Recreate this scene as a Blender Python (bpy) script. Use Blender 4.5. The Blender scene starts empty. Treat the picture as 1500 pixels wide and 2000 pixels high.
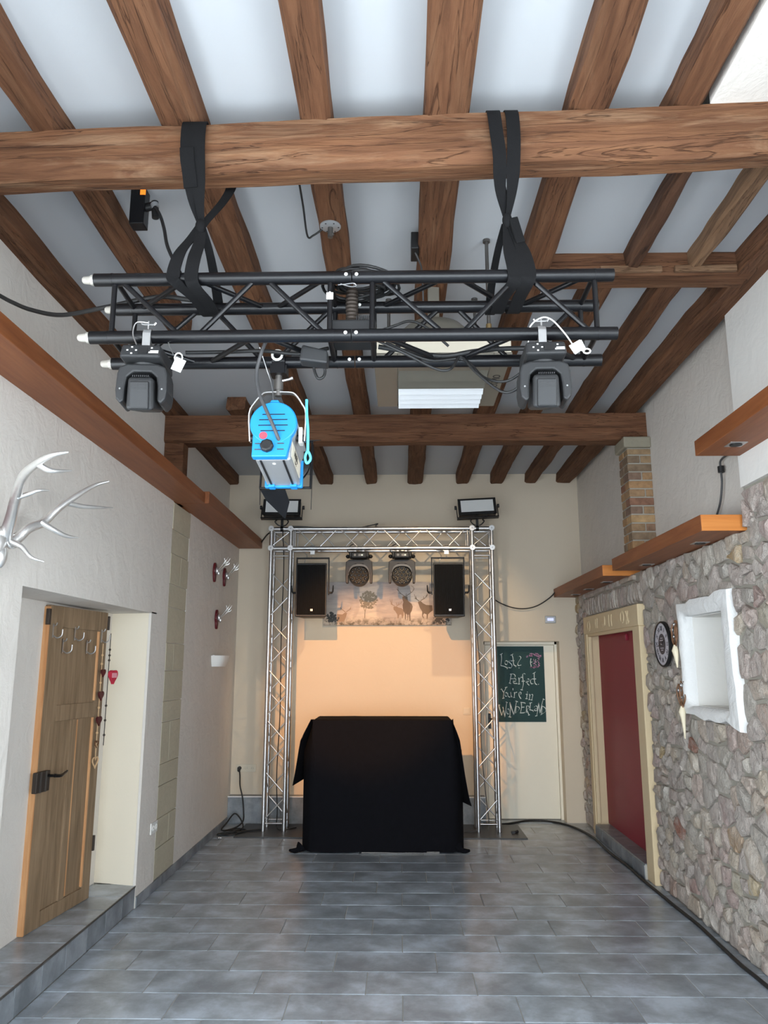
import bpy, bmesh, math, random
from mathutils import Vector, Matrix, noise as mnoise

RND = random.Random(11)
scene = bpy.context.scene
COL = scene.collection
rad = math.radians

# ------------------------------------------------------------------ camera
cam_data = bpy.data.cameras.new('camera')
cam_data.sensor_fit = 'VERTICAL'
cam_data.sensor_height = 32.0
cam_data.lens = 32.0 * 1500.0 / 2000.0
cam_data.clip_start = 0.05
cam = bpy.data.objects.new('camera', cam_data)
cam.location = (0, 0, 1.70)
cam.rotation_euler = (rad(90 + 11.31), 0, rad(1.15))
COL.objects.link(cam)
scene.camera = cam

# ------------------------------------------------------------------ daylight, exposure
scene.view_settings.view_transform = 'Standard'
scene.view_settings.look = 'None'
scene.view_settings.gamma = 1.0
scene.view_settings.use_curve_mapping = False
scene.view_settings.exposure = 0.12
scene.cycles.use_denoising = True
scene.cycles.max_bounces = 6
scene.cycles.diffuse_bounces = 5
scene.cycles.glossy_bounces = 3
scene.cycles.transmission_bounces = 2
scene.cycles.use_adaptive_sampling = True
scene.cycles.adaptive_threshold = 0.07
scene.cycles.adaptive_min_samples = 16

world = bpy.data.worlds.new('sky'); scene.world = world
world.use_nodes = True
wn = world.node_tree.nodes; wl = world.node_tree.links
bg = wn['Background']
bg.inputs['Color'].default_value = (0.83, 0.92, 1.0, 1)
bg.inputs['Strength'].default_value = 10.5

def portal(loc, rot, sx, sy):
    l = bpy.data.lights.new('window_portal', 'AREA'); l.shape = 'RECTANGLE'; l.size = sx; l.size_y = sy
    l.cycles.is_portal = True
    o = bpy.data.objects.new('window_portal', l); o.location = loc; o.rotation_euler = rot
    COL.objects.link(o)
portal((0.05, -2.58, 1.85), (rad(90), 0, 0), 3.8, 3.4)       # each faces into the room
portal((-2.15, 0.2, 1.5), (0, rad(-90), 0), 2.1, 4.4)
portal((2.25, 0.2, 1.5), (0, rad(90), 0), 2.1, 4.4)

def spot(name, loc, target, power, color, angle, blend, size):
    l = bpy.data.lights.new(name, 'SPOT'); l.energy = power; l.color = color
    l.spot_size = rad(angle); l.spot_blend = blend; l.shadow_soft_size = size
    o = bpy.data.objects.new(name, l); o.location = loc
    d = Vector(target) - Vector(loc)
    o.rotation_euler = d.to_track_quat('-Z', 'Y').to_euler()
    COL.objects.link(o); return o

# ------------------------------------------------------------------ materials
class NT:
    def __init__(s, name):
        s.m = bpy.data.materials.new(name); s.m.use_nodes = True
        s.n = s.m.node_tree.nodes; s.l = s.m.node_tree.links
        s.b = s.n['Principled BSDF']
    def node(s, t, **kw):
        x = s.n.new(t)
        for k, v in kw.items():
            if k in x.inputs: x.inputs[k].default_value = v
            else: setattr(x, k, v)
        return x
    def link(s, a, b): s.l.new(a, b)
    def coords(s, scale=(1, 1, 1), rnd=False, kind='Object'):
        tc = s.node('ShaderNodeTexCoord'); mp = s.node('ShaderNodeMapping')
        mp.inputs['Scale'].default_value = scale
        s.link(tc.outputs[kind], mp.inputs['Vector'])
        if rnd:
            oi = s.node('ShaderNodeObjectInfo')
            mu = s.node('ShaderNodeMath', operation='MULTIPLY'); mu.inputs[1].default_value = 37.0
            s.link(oi.outputs['Random'], mu.inputs[0])
            cb = s.node('ShaderNodeCombineXYZ')
            for i in range(3): s.link(mu.outputs[0], cb.inputs[i])
            s.link(cb.outputs[0], mp.inputs['Location'])
        return mp.outputs['Vector']
    def noise(s, vec, scale, detail=4, rough=0.55, dist=0.0):
        n = s.node('ShaderNodeTexNoise'); n.inputs['Scale'].default_value = scale
        n.inputs['Detail'].default_value = detail; n.inputs['Roughness'].default_value = rough
        n.inputs['Distortion'].default_value = dist
        s.link(vec, n.inputs['Vector']); return n.outputs['Fac']
    def ramp(s, fac, stops, interp='LINEAR'):
        r = s.node('ShaderNodeValToRGB'); cr = r.color_ramp; cr.interpolation = interp
        while len(cr.elements) < len(stops): cr.elements.new(0.5)
        for e, (p, c) in zip(cr.elements, stops):
            e.position = p; e.color = (*c, 1) if len(c) == 3 else c
        s.link(fac, r.inputs['Fac']); return r.outputs['Color']
    def mix(s, fac, a, b, mode='MIX'):
        x = s.node('ShaderNodeMix', data_type='RGBA', blend_type=mode)
        for inp, v in ((x.inputs[0], fac), (x.inputs[6], a), (x.inputs[7], b)):
            if hasattr(v, 'links') or isinstance(v, bpy.types.NodeSocket): s.link(v, inp)
            elif isinstance(v, (int, float)): inp.default_value = v
            else: inp.default_value = (*v, 1) if len(v) == 3 else v
        return x.outputs[2]
    def bump(s, h, strength, dist=0.01, prev=None):
        b = s.node('ShaderNodeBump'); b.inputs['Strength'].default_value = strength
        b.inputs['Distance'].default_value = dist
        s.link(h, b.inputs['Height'])
        if prev: s.link(prev, b.inputs['Normal'])
        return b.outputs['Normal']
    def set(s, color=None, rough=None, metal=None, normal=None, **kw):
        for k, v in (('Base Color', color), ('Roughness', rough), ('Metallic', metal), ('Normal', normal)):
            if v is None: continue
            if isinstance(v, bpy.types.NodeSocket): s.link(v, s.b.inputs[k])
            elif isinstance(v, (int, float)): s.b.inputs[k].default_value = v
            else: s.b.inputs[k].default_value = (*v, 1)
        for k, v in kw.items(): s.b.inputs[k].default_value = v
        return s.m

def srgb(r, g, b):
    f = lambda c: c / 12.92 if c <= 0.04045 else ((c + 0.055) / 1.055) ** 2.4
    return tuple(f(c / 255.0) for c in (r, g, b))
def shade(c, k): return tuple(min(1.0, v * k) for v in c)

def simple(name, col, rough=0.5, metal=0.0, var=0.12, scale=12.0, bump=0.0, bscale=80.0, **kw):
    t = NT(name); v = t.coords(rnd=True)
    c = t.mix(t.noise(v, scale), shade(col, 1 - var), shade(col, 1 + var))
    nrm = t.bump(t.noise(v, bscale, 3), bump, 0.004) if bump else None
    return t.set(c, rough, metal, nrm, **kw)

def wood_old(name, c0, c1, c2, rough=0.75, pale=None):
    t = NT(name); v = t.coords((1, 1, 1), rnd=True)
    st = t.node('ShaderNodeMapping'); st.inputs['Scale'].default_value = (1.2, 14, 14); t.link(v, st.inputs['Vector'])
    g = t.noise(st.outputs[0], 2.2, 6, 0.62, 0.6)
    st2 = t.node('ShaderNodeMapping'); st2.inputs['Scale'].default_value = (0.8, 4, 4); t.link(v, st2.inputs['Vector'])
    big = t.noise(st2.outputs[0], 1.6, 3, 0.5, 0.3)
    c = t.ramp(g, [(0.25, c0), (0.5, c1), (0.78, c2)])
    worn = t.ramp(big, [(0.35, (0.78, 0.77, 0.76)), (0.55, (1, 1, 1)), (0.75, (1.15, 1.15, 1.13))])
    c = t.mix(1.0, c, worn, 'MULTIPLY')
    if pale:
        sp = t.node('ShaderNodeMapping'); sp.inputs['Scale'].default_value = (1.6, 11, 11); sp.inputs['Location'].default_value = (3, 5, 1); t.link(v, sp.inputs['Vector'])
        c = t.mix(t.ramp(t.noise(sp.outputs[0], 1.3, 5, 0.65, 0.7), [(0.52, (0, 0, 0)), (0.66, (0.42, 0.42, 0.42))]), c, pale)
    st3 = t.node('ShaderNodeMapping'); st3.inputs['Scale'].default_value = (0.55, 9, 9); t.link(v, st3.inputs['Vector'])
    cr = t.noise(st3.outputs[0], 1.5, 4, 0.6, 0.8)
    d = t.node('ShaderNodeMath', operation='SUBTRACT'); t.link(cr, d.inputs[0]); d.inputs[1].default_value = 0.5
    a = t.node('ShaderNodeMath', operation='ABSOLUTE'); t.link(d.outputs[0], a.inputs[0])
    crk = t.ramp(a.outputs[0], [(0.0, (0.12, 0.1, 0.08)), (0.004, (0.35, 0.3, 0.28)), (0.010, (1, 1, 1))])
    c = t.mix(0.5, c, crk, 'MULTIPLY')
    n1 = t.bump(g, 0.8, 0.016)
    n1 = t.bump(crk, 0.6, 0.012, n1)
    return t.set(c, rough, 0, n1, **{'Specular IOR Level': 0.25})

MAT = {}
MAT['wood_beam'] = wood_old('old_oak', srgb(82, 54, 37), srgb(106, 71, 49), srgb(128, 91, 65), pale=srgb(124, 92, 68))
MAT['wood_front'] = wood_old('worn_oak', srgb(80, 52, 34), srgb(106, 71, 48), srgb(128, 91, 63), pale=srgb(146, 117, 91))
MAT['wood_dark'] = wood_old('dark_oak', srgb(62, 42, 32), srgb(92, 64, 48), srgb(122, 90, 70))
MAT['wood_grey'] = wood_old('weathered_oak', srgb(96, 72, 54), srgb(128, 98, 74), srgb(158, 126, 98))

def wood_planed(name, c0, c1, rough=0.45, s=(0.7, 9, 9)):
    t = NT(name); v = t.coords(s, rnd=True)
    g = t.noise(v, 2.5, 5, 0.6, 0.5)
    return t.set(t.ramp(g, [(0.3, c0), (0.7, c1)]), rough, 0, t.bump(g, 0.12, 0.004), **{'Specular IOR Level': 0.3})
MAT['box_beam'] = wood_planed('stained_pine', srgb(120, 68, 38), srgb(148, 90, 54), 0.45, (9, 0.7, 9))
MAT['box_end'] = wood_planed('pine_end_grain', srgb(188, 110, 50), srgb(216, 142, 74))
MAT['door_wood'] = wood_planed('stripped_pine', srgb(116, 95, 72), srgb(152, 128, 101), 0.6, (11, 11, 0.9))
MAT['door_bead'] = wood_planed('pale_pine_moulding', srgb(186, 128, 82), srgb(216, 168, 120), 0.6, (9, 9, 0.7))

def plaster(name, col, var=0.05, bump=0.25, scale=2.2):
    t = NT(name); v = t.coords(kind='Object')
    big = t.noise(v, scale, 4, 0.6, 0.4); fine = t.noise(v, 38, 4, 0.6)
    c = t.mix(big, shade(col, 1 - var), shade(col, 1 + var))
    n = t.bump(t.noise(v, 7, 5, 0.6, 0.6), bump, 0.02)
    n = t.bump(fine, bump * 0.6, 0.004, n)
    return t.set(c, 0.9, 0, n, **{'Specular IOR Level': 0.15})
MAT['plaster'] = plaster('lime_plaster', srgb(218, 212, 204), 0.07, 0.5)
MAT['plaster_white'] = plaster('white_plaster', srgb(232, 230, 225), 0.03)
MAT['plaster_niche'] = plaster('rough_white_plaster', srgb(232, 232, 230), 0.04, 0.9, 5)
MAT['plaster_back'] = plaster('cream_wall_paint', srgb(212, 199, 179), 0.03, 0.12)
MAT['ceiling'] = plaster('ceiling_paint', srgb(184, 187, 190), 0.02, 0.06)
MAT['reveal'] = plaster('cream_reveal', srgb(238, 228, 208), 0.02, 0.1)

def tile_mat(name, dark, mid, light, rough):
    t = NT(name); v = t.coords((1, 1, 1), rnd=True)
    a = t.noise(v, 4.2, 6, 0.62, 0.2); f = t.noise(v, 60, 3, 0.6)
    c = t.ramp(a, [(0.36, dark), (0.5, mid), (0.66, light)])
    c = t.mix(0.06, c, t.ramp(f, [(0.3, (0, 0, 0)), (0.7, (1, 1, 1))]), 'SOFT_LIGHT')
    return t.set(c, rough, 0, t.bump(f, 0.05, 0.002), **{'Specular IOR Level': 0.5})
MAT['tile'] = tile_mat('slate_grey_tile', srgb(130, 137, 144), srgb(154, 163, 171), srgb(186, 197, 209), 0.28)
MAT['tile_dark'] = tile_mat('skirting_tile', srgb(102, 107, 112), srgb(122, 127, 132), srgb(146, 151, 156), 0.4)
MAT['grout'] = simple('grout', srgb(176, 172, 164), 0.9, var=0.05)

def stone_mat():
    t = NT('rubble_stone'); v = t.coords((1, 1, 1), rnd=True)
    at = t.node('ShaderNodeAttribute', attribute_name='tint')
    base = t.ramp(at.outputs['Fac'], [
        (0.0, srgb(200, 186, 178)), (0.16, srgb(216, 203, 194)), (0.32, srgb(202, 194, 184)),
        (0.48, srgb(222, 212, 198)), (0.62, srgb(208, 186, 180)), (0.76, srgb(226, 212, 192)),
        (0.86, srgb(196, 166, 158)), (0.92, srgb(226, 196, 142)), (0.96, srgb(190, 188, 178)), (1.0, srgb(170, 118, 100))])
    st = t.node('ShaderNodeMapping'); st.inputs['Scale'].default_value = (1, 1, 0.55); st.inputs['Rotation'].default_value = (0.6, 0, 0); t.link(v, st.inputs['Vector'])
    a = t.noise(st.outputs[0], 9, 7, 0.7, 1.2); b = t.noise(st.outputs[0], 30, 6, 0.7, 1.4)
    sp = t.ramp(b, [(0.3, (0.74, 0.72, 0.70)), (0.5, (1.0, 0.99, 0.98)), (0.7, (1.18, 1.16, 1.14))])
    c = t.mix(0.8, base, sp, 'MULTIPLY')
    c = t.mix(t.ramp(a, [(0.42, (0, 0, 0)), (0.72, (0.7, 0.7, 0.7))]), c, srgb(238, 231, 221))
    n = t.bump(a, 1.0, 0.05); n = t.bump(b, 0.9, 0.026, n)
    return t.set(c, 0.9, 0, n, **{'Specular IOR Level': 0.2})
MAT['stone'] = stone_mat()
MAT['mortar'] = simple('lime_mortar', srgb(158, 153, 142), 0.95, var=0.12, scale=9, bump=0.9, bscale=45)
MAT['sandstone'] = simple('dressed_sandstone', srgb(214, 194, 158), 0.85, var=0.07, scale=6, bump=0.25, bscale=60)
MAT['quoin'] = simple('greenish_sandstone', srgb(184, 176, 154), 0.9, var=0.14, scale=5, bump=1.0, bscale=22)

def tinted(name, stops, rough=0.9, bump=0.5):
    t = NT(name); v = t.coords(rnd=True)
    oi = t.node('ShaderNodeObjectInfo')
    c = t.ramp(oi.outputs['Random'], stops)
    c = t.mix(0.8, c, t.ramp(t.noise(v, 22, 5), [(0.3, (0.65, 0.62, 0.6)), (0.7, (1.2, 1.18, 1.15))]), 'MULTIPLY')
    return t.set(c, rough, 0, t.bump(t.noise(v, 60, 4), bump, 0.006))
MAT['cap_stone'] = simple('weathered_cap_stone', srgb(142, 135, 118), 0.9, var=0.15, scale=8, bump=0.9, bscale=30)
MAT['brick'] = tinted('old_brick', [(0.0, srgb(164, 128, 90)), (0.25, srgb(148, 122, 94)), (0.45, srgb(130, 112, 92)), (0.6, srgb(142, 92, 68)),
                                    (0.75, srgb(122, 104, 90)), (0.9, srgb(182, 150, 108)), (1.0, srgb(84, 76, 72))])

MAT['black_metal'] = simple('black_powder_coat', (0.005, 0.005, 0.006), 0.3, 0.0, var=0.3, scale=30, **{'Specular IOR Level': 0.35})
MAT['black_plastic'] = simple('black_plastic', (0.009, 0.009, 0.0095), 0.5, var=0.2)
MAT['grey_plastic'] = simple('dark_grey_plastic', (0.022, 0.0225, 0.0235), 0.5, var=0.1, bump=0.05, bscale=300, **{'Specular IOR Level': 0.35})
MAT['black_cloth'] = simple('black_molton', (0.0062, 0.0062, 0.0082), 0.97, var=0.25, scale=20, bump=0.25, bscale=260, **{'Specular IOR Level': 0.1})
MAT['webbing'] = simple('black_webbing', (0.006, 0.006, 0.0065), 0.9, var=0.25, bump=0.3, bscale=220, **{'Specular IOR Level': 0.2})
MAT['cable'] = simple('black_rubber', (0.012, 0.012, 0.012), 0.55, var=0.1)
MAT['cable_grey'] = simple('grey_cable_sheath', (0.06, 0.06, 0.062), 0.5, var=0.1)
MAT['alu'] = simple('bright_aluminium', (0.62, 0.62, 0.62), 0.32, 0.95, var=0.05, scale=40)
MAT['steel'] = simple('galvanised_steel', (0.5, 0.5, 0.5), 0.35, 0.9, var=0.1, scale=40)
MAT['dark_steel'] = simple('dull_steel', (0.16, 0.15, 0.14), 0.45, 0.8, var=0.2)
MAT['plate'] = simple('dark_base_plate', (0.06, 0.06, 0.062), 0.4, 0.4, var=0.15)
MAT['iron'] = simple('old_iron', (0.07, 0.055, 0.045), 0.55, 0.6, var=0.3)
MAT['white_plastic'] = simple('white_plastic', (0.78, 0.77, 0.74), 0.4, var=0.02)
MAT['white_ceramic'] = simple('white_ceramic', (0.82, 0.80, 0.76), 0.55, var=0.02)
MAT['paper'] = simple('white_tag', (0.78, 0.77, 0.73), 0.7, var=0.06, scale=40)
MAT['blue'] = simple('bright_blue_enamel', srgb(26, 132, 198), 0.45, var=0.05)
MAT['cyan'] = simple('light_blue_cord', srgb(90, 196, 226), 0.6, var=0.05)
MAT['silver_paint'] = simple('silver_housing', (0.42, 0.43, 0.44), 0.4, 0.5, var=0.05)
MAT['red_door'] = simple('dark_red_paint', srgb(136, 22, 46), 0.5, var=0.05, scale=4)
MAT['door_white'] = simple('cream_door_paint', srgb(238, 232, 214), 0.45, var=0.015)
MAT['chalkboard'] = simple('green_chalkboard', srgb(26, 62, 62), 0.7, var=0.12, scale=5)
MAT['chalk'] = simple('white_chalk', (0.66, 0.72, 0.69), 0.95, var=0.15, scale=60)
MAT['chalk_pink'] = simple('pink_chalk', srgb(206, 150, 186), 0.95, var=0.2, scale=60)
MAT['silver'] = simple('silvered_antler', (0.74, 0.73, 0.71), 0.3, 0.75, var=0.2, scale=18, bump=0.35, bscale=45)
MAT['maroon'] = simple('dark_red_wood', srgb(92, 16, 24), 0.45, var=0.2)
MAT['ac_metal'] = simple('bronze_grey_sheet', srgb(118, 113, 102), 0.45, 0.3, var=0.06)
MAT['ac_dark'] = simple('dark_duct', (0.05, 0.046, 0.04), 0.6, var=0.1)
MAT['ac_dome'] = simple('grey_brown_housing', srgb(116, 112, 102), 0.5, 0.1, var=0.05)
MAT['ac_white'] = simple('white_louvre', (0.82, 0.84, 0.86), 0.5, var=0.02)
MAT['ac_cream'] = simple('cream_panel', srgb(212, 203, 184), 0.6, var=0.03)
MAT['lens'] = simple('frosted_panel', (0.72, 0.73, 0.72), 0.35, var=0.08, scale=160)
MAT['led_lens'] = simple('clear_lens', (0.035, 0.037, 0.04), 0.2, 0.0, var=0.2)
MAT['clock_face'] = simple('lilac_grey_dial', srgb(188, 186, 194), 0.5, var=0.04)
MAT['clock_dark'] = simple('charcoal_dial', srgb(52, 52, 62), 0.5, var=0.1)
MAT['shell'] = simple('cream_shell', srgb(232, 220, 192), 0.5, var=0.08)
MAT['copper'] = simple('brown_wire', srgb(120, 84, 58), 0.45, 0.4, var=0.2)
MAT['heart_dark'] = simple('dark_red_enamel', srgb(74, 20, 26), 0.4, var=0.25, scale=60)
MAT['heart_red'] = simple('red_felt', srgb(196, 44, 66), 0.85, var=0.1)
MAT['heart_pink'] = simple('pink_felt', srgb(226, 150, 160), 0.85, var=0.1)
MAT['beige_bead'] = simple('beige_bead', srgb(206, 170, 128), 0.6, var=0.1)
MAT['red_sticker'] = simple('red_sticker', srgb(206, 70, 84), 0.5, var=0.05)
MAT['brass'] = simple('brass', (0.5, 0.36, 0.18), 0.35, 0.9, var=0.1)
MAT['coupler'] = simple('cast_coupler', (0.62, 0.60, 0.54), 0.45, 0.5, var=0.15, scale=60)

def emit(name, col, s):
    t = NT(name)
    return t.set((0, 0, 0), 0.5, **{'Emission Color': (*col, 1), 'Emission Strength': s})
MAT['amber_led'] = emit('amber_display', (1.0, 0.25, 0.02), 1.3)
MAT['blue_led'] = emit('blue_display', (0.55, 0.6, 1.0), 1.2)
MAT['green_led'] = emit('green_display', (0.9, 1.0, 0.6), 1.6)
MAT['warm_lamp'] = emit('warm_lamp_face', (1.0, 0.62, 0.3), 8.0)

# ------------------------------------------------------------------ mesh helpers
def rotm(rx=0, ry=0, rz=0):
    return (Matrix.Rotation(rz, 4, 'Z') @ Matrix.Rotation(ry, 4, 'Y') @ Matrix.Rotation(rx, 4, 'X'))
def at(loc, rx=0, ry=0, rz=0): return Matrix.Translation(Vector(loc)) @ rotm(rx, ry, rz)
def cr(pts, k=6, closed=False):
    P = [Vector(p) for p in pts]; n = len(P); out = []
    rng = range(n if closed else n - 1)
    for i in rng:
        p1, p2 = P[i], P[(i + 1) % n]
        p0 = P[i - 1] if (i > 0 or closed) else p1 * 2 - p2
        p3 = P[(i + 2) % n] if (i + 2 < n or closed) else p2 * 2 - p1
        for j in range(k):
            t = j / k
            out.append(0.5 * ((2 * p1) + (p2 - p0) * t + (2 * p0 - 5 * p1 + 4 * p2 - p3) * t * t + (3 * p1 - p0 - 3 * p2 + p3) * t ** 3))
    if not closed: out.append(P[-1])
    return out
def lerp_list(l, n):
    out = []
    for i in range(n):
        t = i / max(1, n - 1) * (len(l) - 1); a = min(int(t), len(l) - 2); f = t - a
        out.append(l[a] * (1 - f) + l[a + 1] * f)
    return out

WM = {}
class MB:
    def __init__(s): s.v = []; s.f = []
    def add(s, vs, fs, M=None):
        o = len(s.v)
        for p in vs:
            p = Vector(p); s.v.append(M @ p if M else p)
        s.f += [tuple(i + o for i in f) for f in fs]; return s
    def bx(s, x0, x1, y0, y1, z0, z1, M=None):
        return s.add([(x0, y0, z0), (x1, y0, z0), (x1, y1, z0), (x0, y1, z0), (x0, y0, z1), (x1, y0, z1), (x1, y1, z1), (x0, y1, z1)],
                     [(0, 3, 2, 1), (4, 5, 6, 7), (0, 1, 5, 4), (1, 2, 6, 5), (2, 3, 7, 6), (3, 0, 4, 7)], M)
    def hull8(s, a, b, M=None):
        """two quads, a (near) and b (far), each four points in the same order"""
        return s.add(list(a) + list(b), [(3, 2, 1, 0), (4, 5, 6, 7), (0, 1, 5, 4), (1, 2, 6, 5), (2, 3, 7, 6), (3, 0, 4, 7)], M)
    def tube(s, pts, r, n=8, caps=True, closed=False, M=None):
        P = [Vector(p) for p in pts]; k = len(P)
        R = r if isinstance(r, (list, tuple)) else [r] * k
        if len(R) != k: R = lerp_list(list(R), k)
        T = []
        for i in range(k):
            a = P[i - 1] if (i > 0 or closed) else P[i]; b = P[(i + 1) % k] if (i < k - 1 or closed) else P[i]
            d = b - a; T.append(d.normalized() if d.length > 1e-9 else Vector((0, 0, 1)))
        u = T[0].orthogonal().normalized(); vs = []
        for i in range(k):
            u = u - T[i] * u.dot(T[i])
            u = u.normalized() if u.length > 1e-6 else T[i].orthogonal().normalized()
            w = T[i].cross(u)
            for j in range(n):
                a = 2 * math.pi * j / n; vs.append(P[i] + (u * math.cos(a) + w * math.sin(a)) * R[i])
        fs = []
        for i in range(k if closed else k - 1):
            for j in range(n):
                a = i * n + j; b = i * n + (j + 1) % n; c = ((i + 1) % k) * n + (j + 1) % n; d = ((i + 1) % k) * n + j
                fs.append((a, b, c, d))
        if caps and not closed:
            fs.append(tuple(reversed(range(n)))); fs.append(tuple(range((k - 1) * n, k * n)))
        return s.add(vs, fs, M)
    def cyl(s, p0, p1, r0, r1=None, n=14, M=None):
        return s.tube([p0, p1], [r0, r0 if r1 is None else r1], n, True, False, M)
    def lathe(s, prof, n=20, M=None):
        vs = []; fs = []
        for r, z in prof:
            for j in range(n):
                a = 2 * math.pi * j / n; vs.append((r * math.cos(a), r * math.sin(a), z))
        for i in range(len(prof) - 1):
            for j in range(n):
                fs.append((i * n + j, i * n + (j + 1) % n, (i + 1) * n + (j + 1) % n, (i + 1) * n + j))
        fs.append(tuple(reversed(range(n)))); fs.append(tuple(range((len(prof) - 1) * n, len(prof) * n)))
        return s.add(vs, fs, M)
    def sph(s, c, r, n=12, m=8, M=None):
        rr = r if isinstance(r, (tuple, list)) else (r, r, r)
        prof = [(math.sin(math.pi * (i + 0.5) / m), -math.cos(math.pi * (i + 0.5) / m)) for i in range(m)]
        S = Matrix.Translation(Vector(c)) @ Matrix.Diagonal((*rr, 1))
        return s.lathe(prof, n, (M @ S) if M else S)
    def prism(s, poly, d, M=None, d0=0.0):
        n = len(poly)
        return s.add([(x, y, d0) for x, y in poly] + [(x, y, d) for x, y in poly],
                     [tuple(reversed(range(n))), tuple(range(n, 2 * n))] + [(i, (i + 1) % n, n + (i + 1) % n, n + i) for i in range(n)], M)
    def ribbon(s, pts, wv, t=0.004, k=5, M=None):
        P = cr(pts, k); n = len(P); W = lerp_list([Vector(w) for w in wv], n); vs = []; fs = []
        for i in range(n):
            tg = (P[min(i + 1, n - 1)] - P[max(i - 1, 0)]).normalized(); w = W[i] - tg * W[i].dot(tg)
            nn = tg.cross(w).normalized() * t * 0.5
            vs += [P[i] - w - nn, P[i] + w - nn, P[i] + w + nn, P[i] - w + nn]
        for i in range(n - 1):
            for j in range(4):
                fs.append((i * 4 + j, i * 4 + (j + 1) % 4, i * 4 + 4 + (j + 1) % 4, i * 4 + 4 + j))
        fs += [(3, 2, 1, 0), tuple(range(n * 4 - 4, n * 4))]
        return s.add(vs, fs, M)
    def mesh(s, name, smooth=0, attr=None):
        me = bpy.data.meshes.new(name); me.from_pydata([tuple(p) for p in s.v], [], s.f); me.update()
        bm = bmesh.new(); bm.from_mesh(me); bmesh.ops.recalc_face_normals(bm, faces=bm.faces); bm.to_mesh(me); bm.free()
        if smooth:
            me.polygons.foreach_set('use_smooth', [True] * len(me.polygons))
            me.set_sharp_from_angle(angle=rad(smooth))
        return me
    def build(s, name, mat, parent=None, smooth=0, bevel=0.0, origin='base', seg=2, frame=None):
        """vertices are in world space; the object gets an origin of its own"""
        lo = Vector((min(p.x for p in s.v), min(p.y for p in s.v), min(p.z for p in s.v)))
        hi = Vector((max(p.x for p in s.v), max(p.y for p in s.v), max(p.z for p in s.v)))
        c = Vector(((lo.x + hi.x) / 2, (lo.y + hi.y) / 2, lo.z))
        W = Matrix.Translation(c) if frame is None else frame
        inv = W.inverted(); s.v = [inv @ p for p in s.v]
        o = bpy.data.objects.new(name, s.mesh(name, smooth)); COL.objects.link(o)
        o.data.materials.append(MAT[mat] if isinstance(mat, str) else mat)
        if parent is not None:
            o.parent = parent; o.matrix_basis = WM[parent.name].inverted() @ W
        else: o.matrix_basis = W
        WM[o.name] = W
        if bevel:
            m = o.modifiers.new('bevel', 'BEVEL'); m.width = bevel; m.segments = seg; m.limit_method = 'ANGLE'; m.angle_limit = rad(40)
        return o

def empty(name, M=Matrix()):
    o = bpy.data.objects.new(name, None); o.empty_display_size = 0.1; COL.objects.link(o)
    if not isinstance(M, Matrix): M = Matrix.Translation(Vector(M))
    o.matrix_basis = M; WM[o.name] = M.copy(); return o
def tag(o, label, cat, group=None):
    o['label'] = label; o['category'] = cat
    if group: o['group'] = group
    return o
def struct(o): o['kind'] = 'structure'; return o
def stuff(o): o['kind'] = 'stuff'; return o
def kids(o): return [c for c in bpy.data.objects if c.parent == o]
def copy_tree(root, M):
    """a copy of a thing with its parts and sub-parts, the whole moved to M"""
    def rec(o, par):
        c = o.copy(); COL.objects.link(c); c.parent = par
        for ch in kids_of.get(o.name, []): rec(ch, c)
        return c
    kids_of = {}
    for ob in list(bpy.data.objects):
        if ob.parent: kids_of.setdefault(ob.parent.name, []).append(ob)
    r = rec(root, None); r.matrix_basis = M; return r
def text_mesh(txt, size, depth, M, mb):
    cu = bpy.data.curves.new('lettering', 'FONT'); cu.body = txt; cu.size = size; cu.extrude = depth; cu.align_x = 'CENTER'; cu.align_y = 'CENTER'
    cu.resolution_u = 2
    ob = bpy.data.objects.new('lettering', cu); COL.objects.link(ob)
    dg = bpy.context.evaluated_depsgraph_get(); me = ob.evaluated_get(dg).to_mesh()
    mb.add([v.co.copy() for v in me.vertices], [tuple(p.vertices) for p in me.polygons], M)
    ob.evaluated_get(dg).to_mesh_clear(); bpy.data.objects.remove(ob); bpy.data.curves.remove(cu)

def beam(name, mat, p0, p1, w, h, label, cat='beam', group=None, cham=0.02, rough=0.006, seg=26, seed=0, wany=1.0):
    """a hewn timber: chamfered section swept from p0 to p1 (centre of the top face), uneven along its length"""
    p0 = Vector(p0); p1 = Vector(p1); L = (p1 - p0).length
    X = (p1 - p0).normalized(); Zv = Vector((0, 0, 1)); Yv = Zv.cross(X).normalized(); Zv = X.cross(Yv)
    F = Matrix((X, Yv, Zv)).transposed().to_4x4(); F.translation = p0
    sec = [(-w / 2, 0), (-w / 2, -h + cham), (-w / 2 + cham, -h), (0, -h), (w / 2 - cham, -h), (w / 2, -h + cham), (w / 2, 0)]
    mb = MB(); n = len(sec); vs = []; fs = []
    for i in range(seg + 1):
        x = L * i / seg
        for j, (y, z) in enumerate(sec):
            q = Vector((x * 1.7 + seed * 13.1, y * 9 + seed, z * 9))
            d = mnoise.noise(q) * rough * 1.6 + mnoise.noise(q * 3.1) * rough * 0.8
            e = mnoise.noise(q + Vector((5, 3, 9))) * rough * 1.6 * wany
            zz = z if z == 0 else z + e
            vs.append((x, y + (d if abs(y) > 0.01 else 0), zz))
    for i in range(seg):
        for j in range(n - 1): fs.append((i * n + j, (i + 1) * n + j, (i + 1) * n + j + 1, i * n + j + 1))
        fs.append((i * n + n - 1, (i + 1) * n + n - 1, (i + 1) * n, i * n))
    fs.append(tuple(range(n))); fs.append(tuple(reversed(range(seg * n, seg * n + n))))
    mb.add(vs, fs, F)
    o = mb.build(name, mat, None, smooth=28, frame=F)
    return tag(o, label, cat, group)

# ================================================================== THE ROOM
XL, XLU, XR, XRU, YB, ZC = -1.90, -2.04, 2.06, 2.13, 9.0, 3.96
YN = -2.6                                     # glazed front behind the photographer

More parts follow.
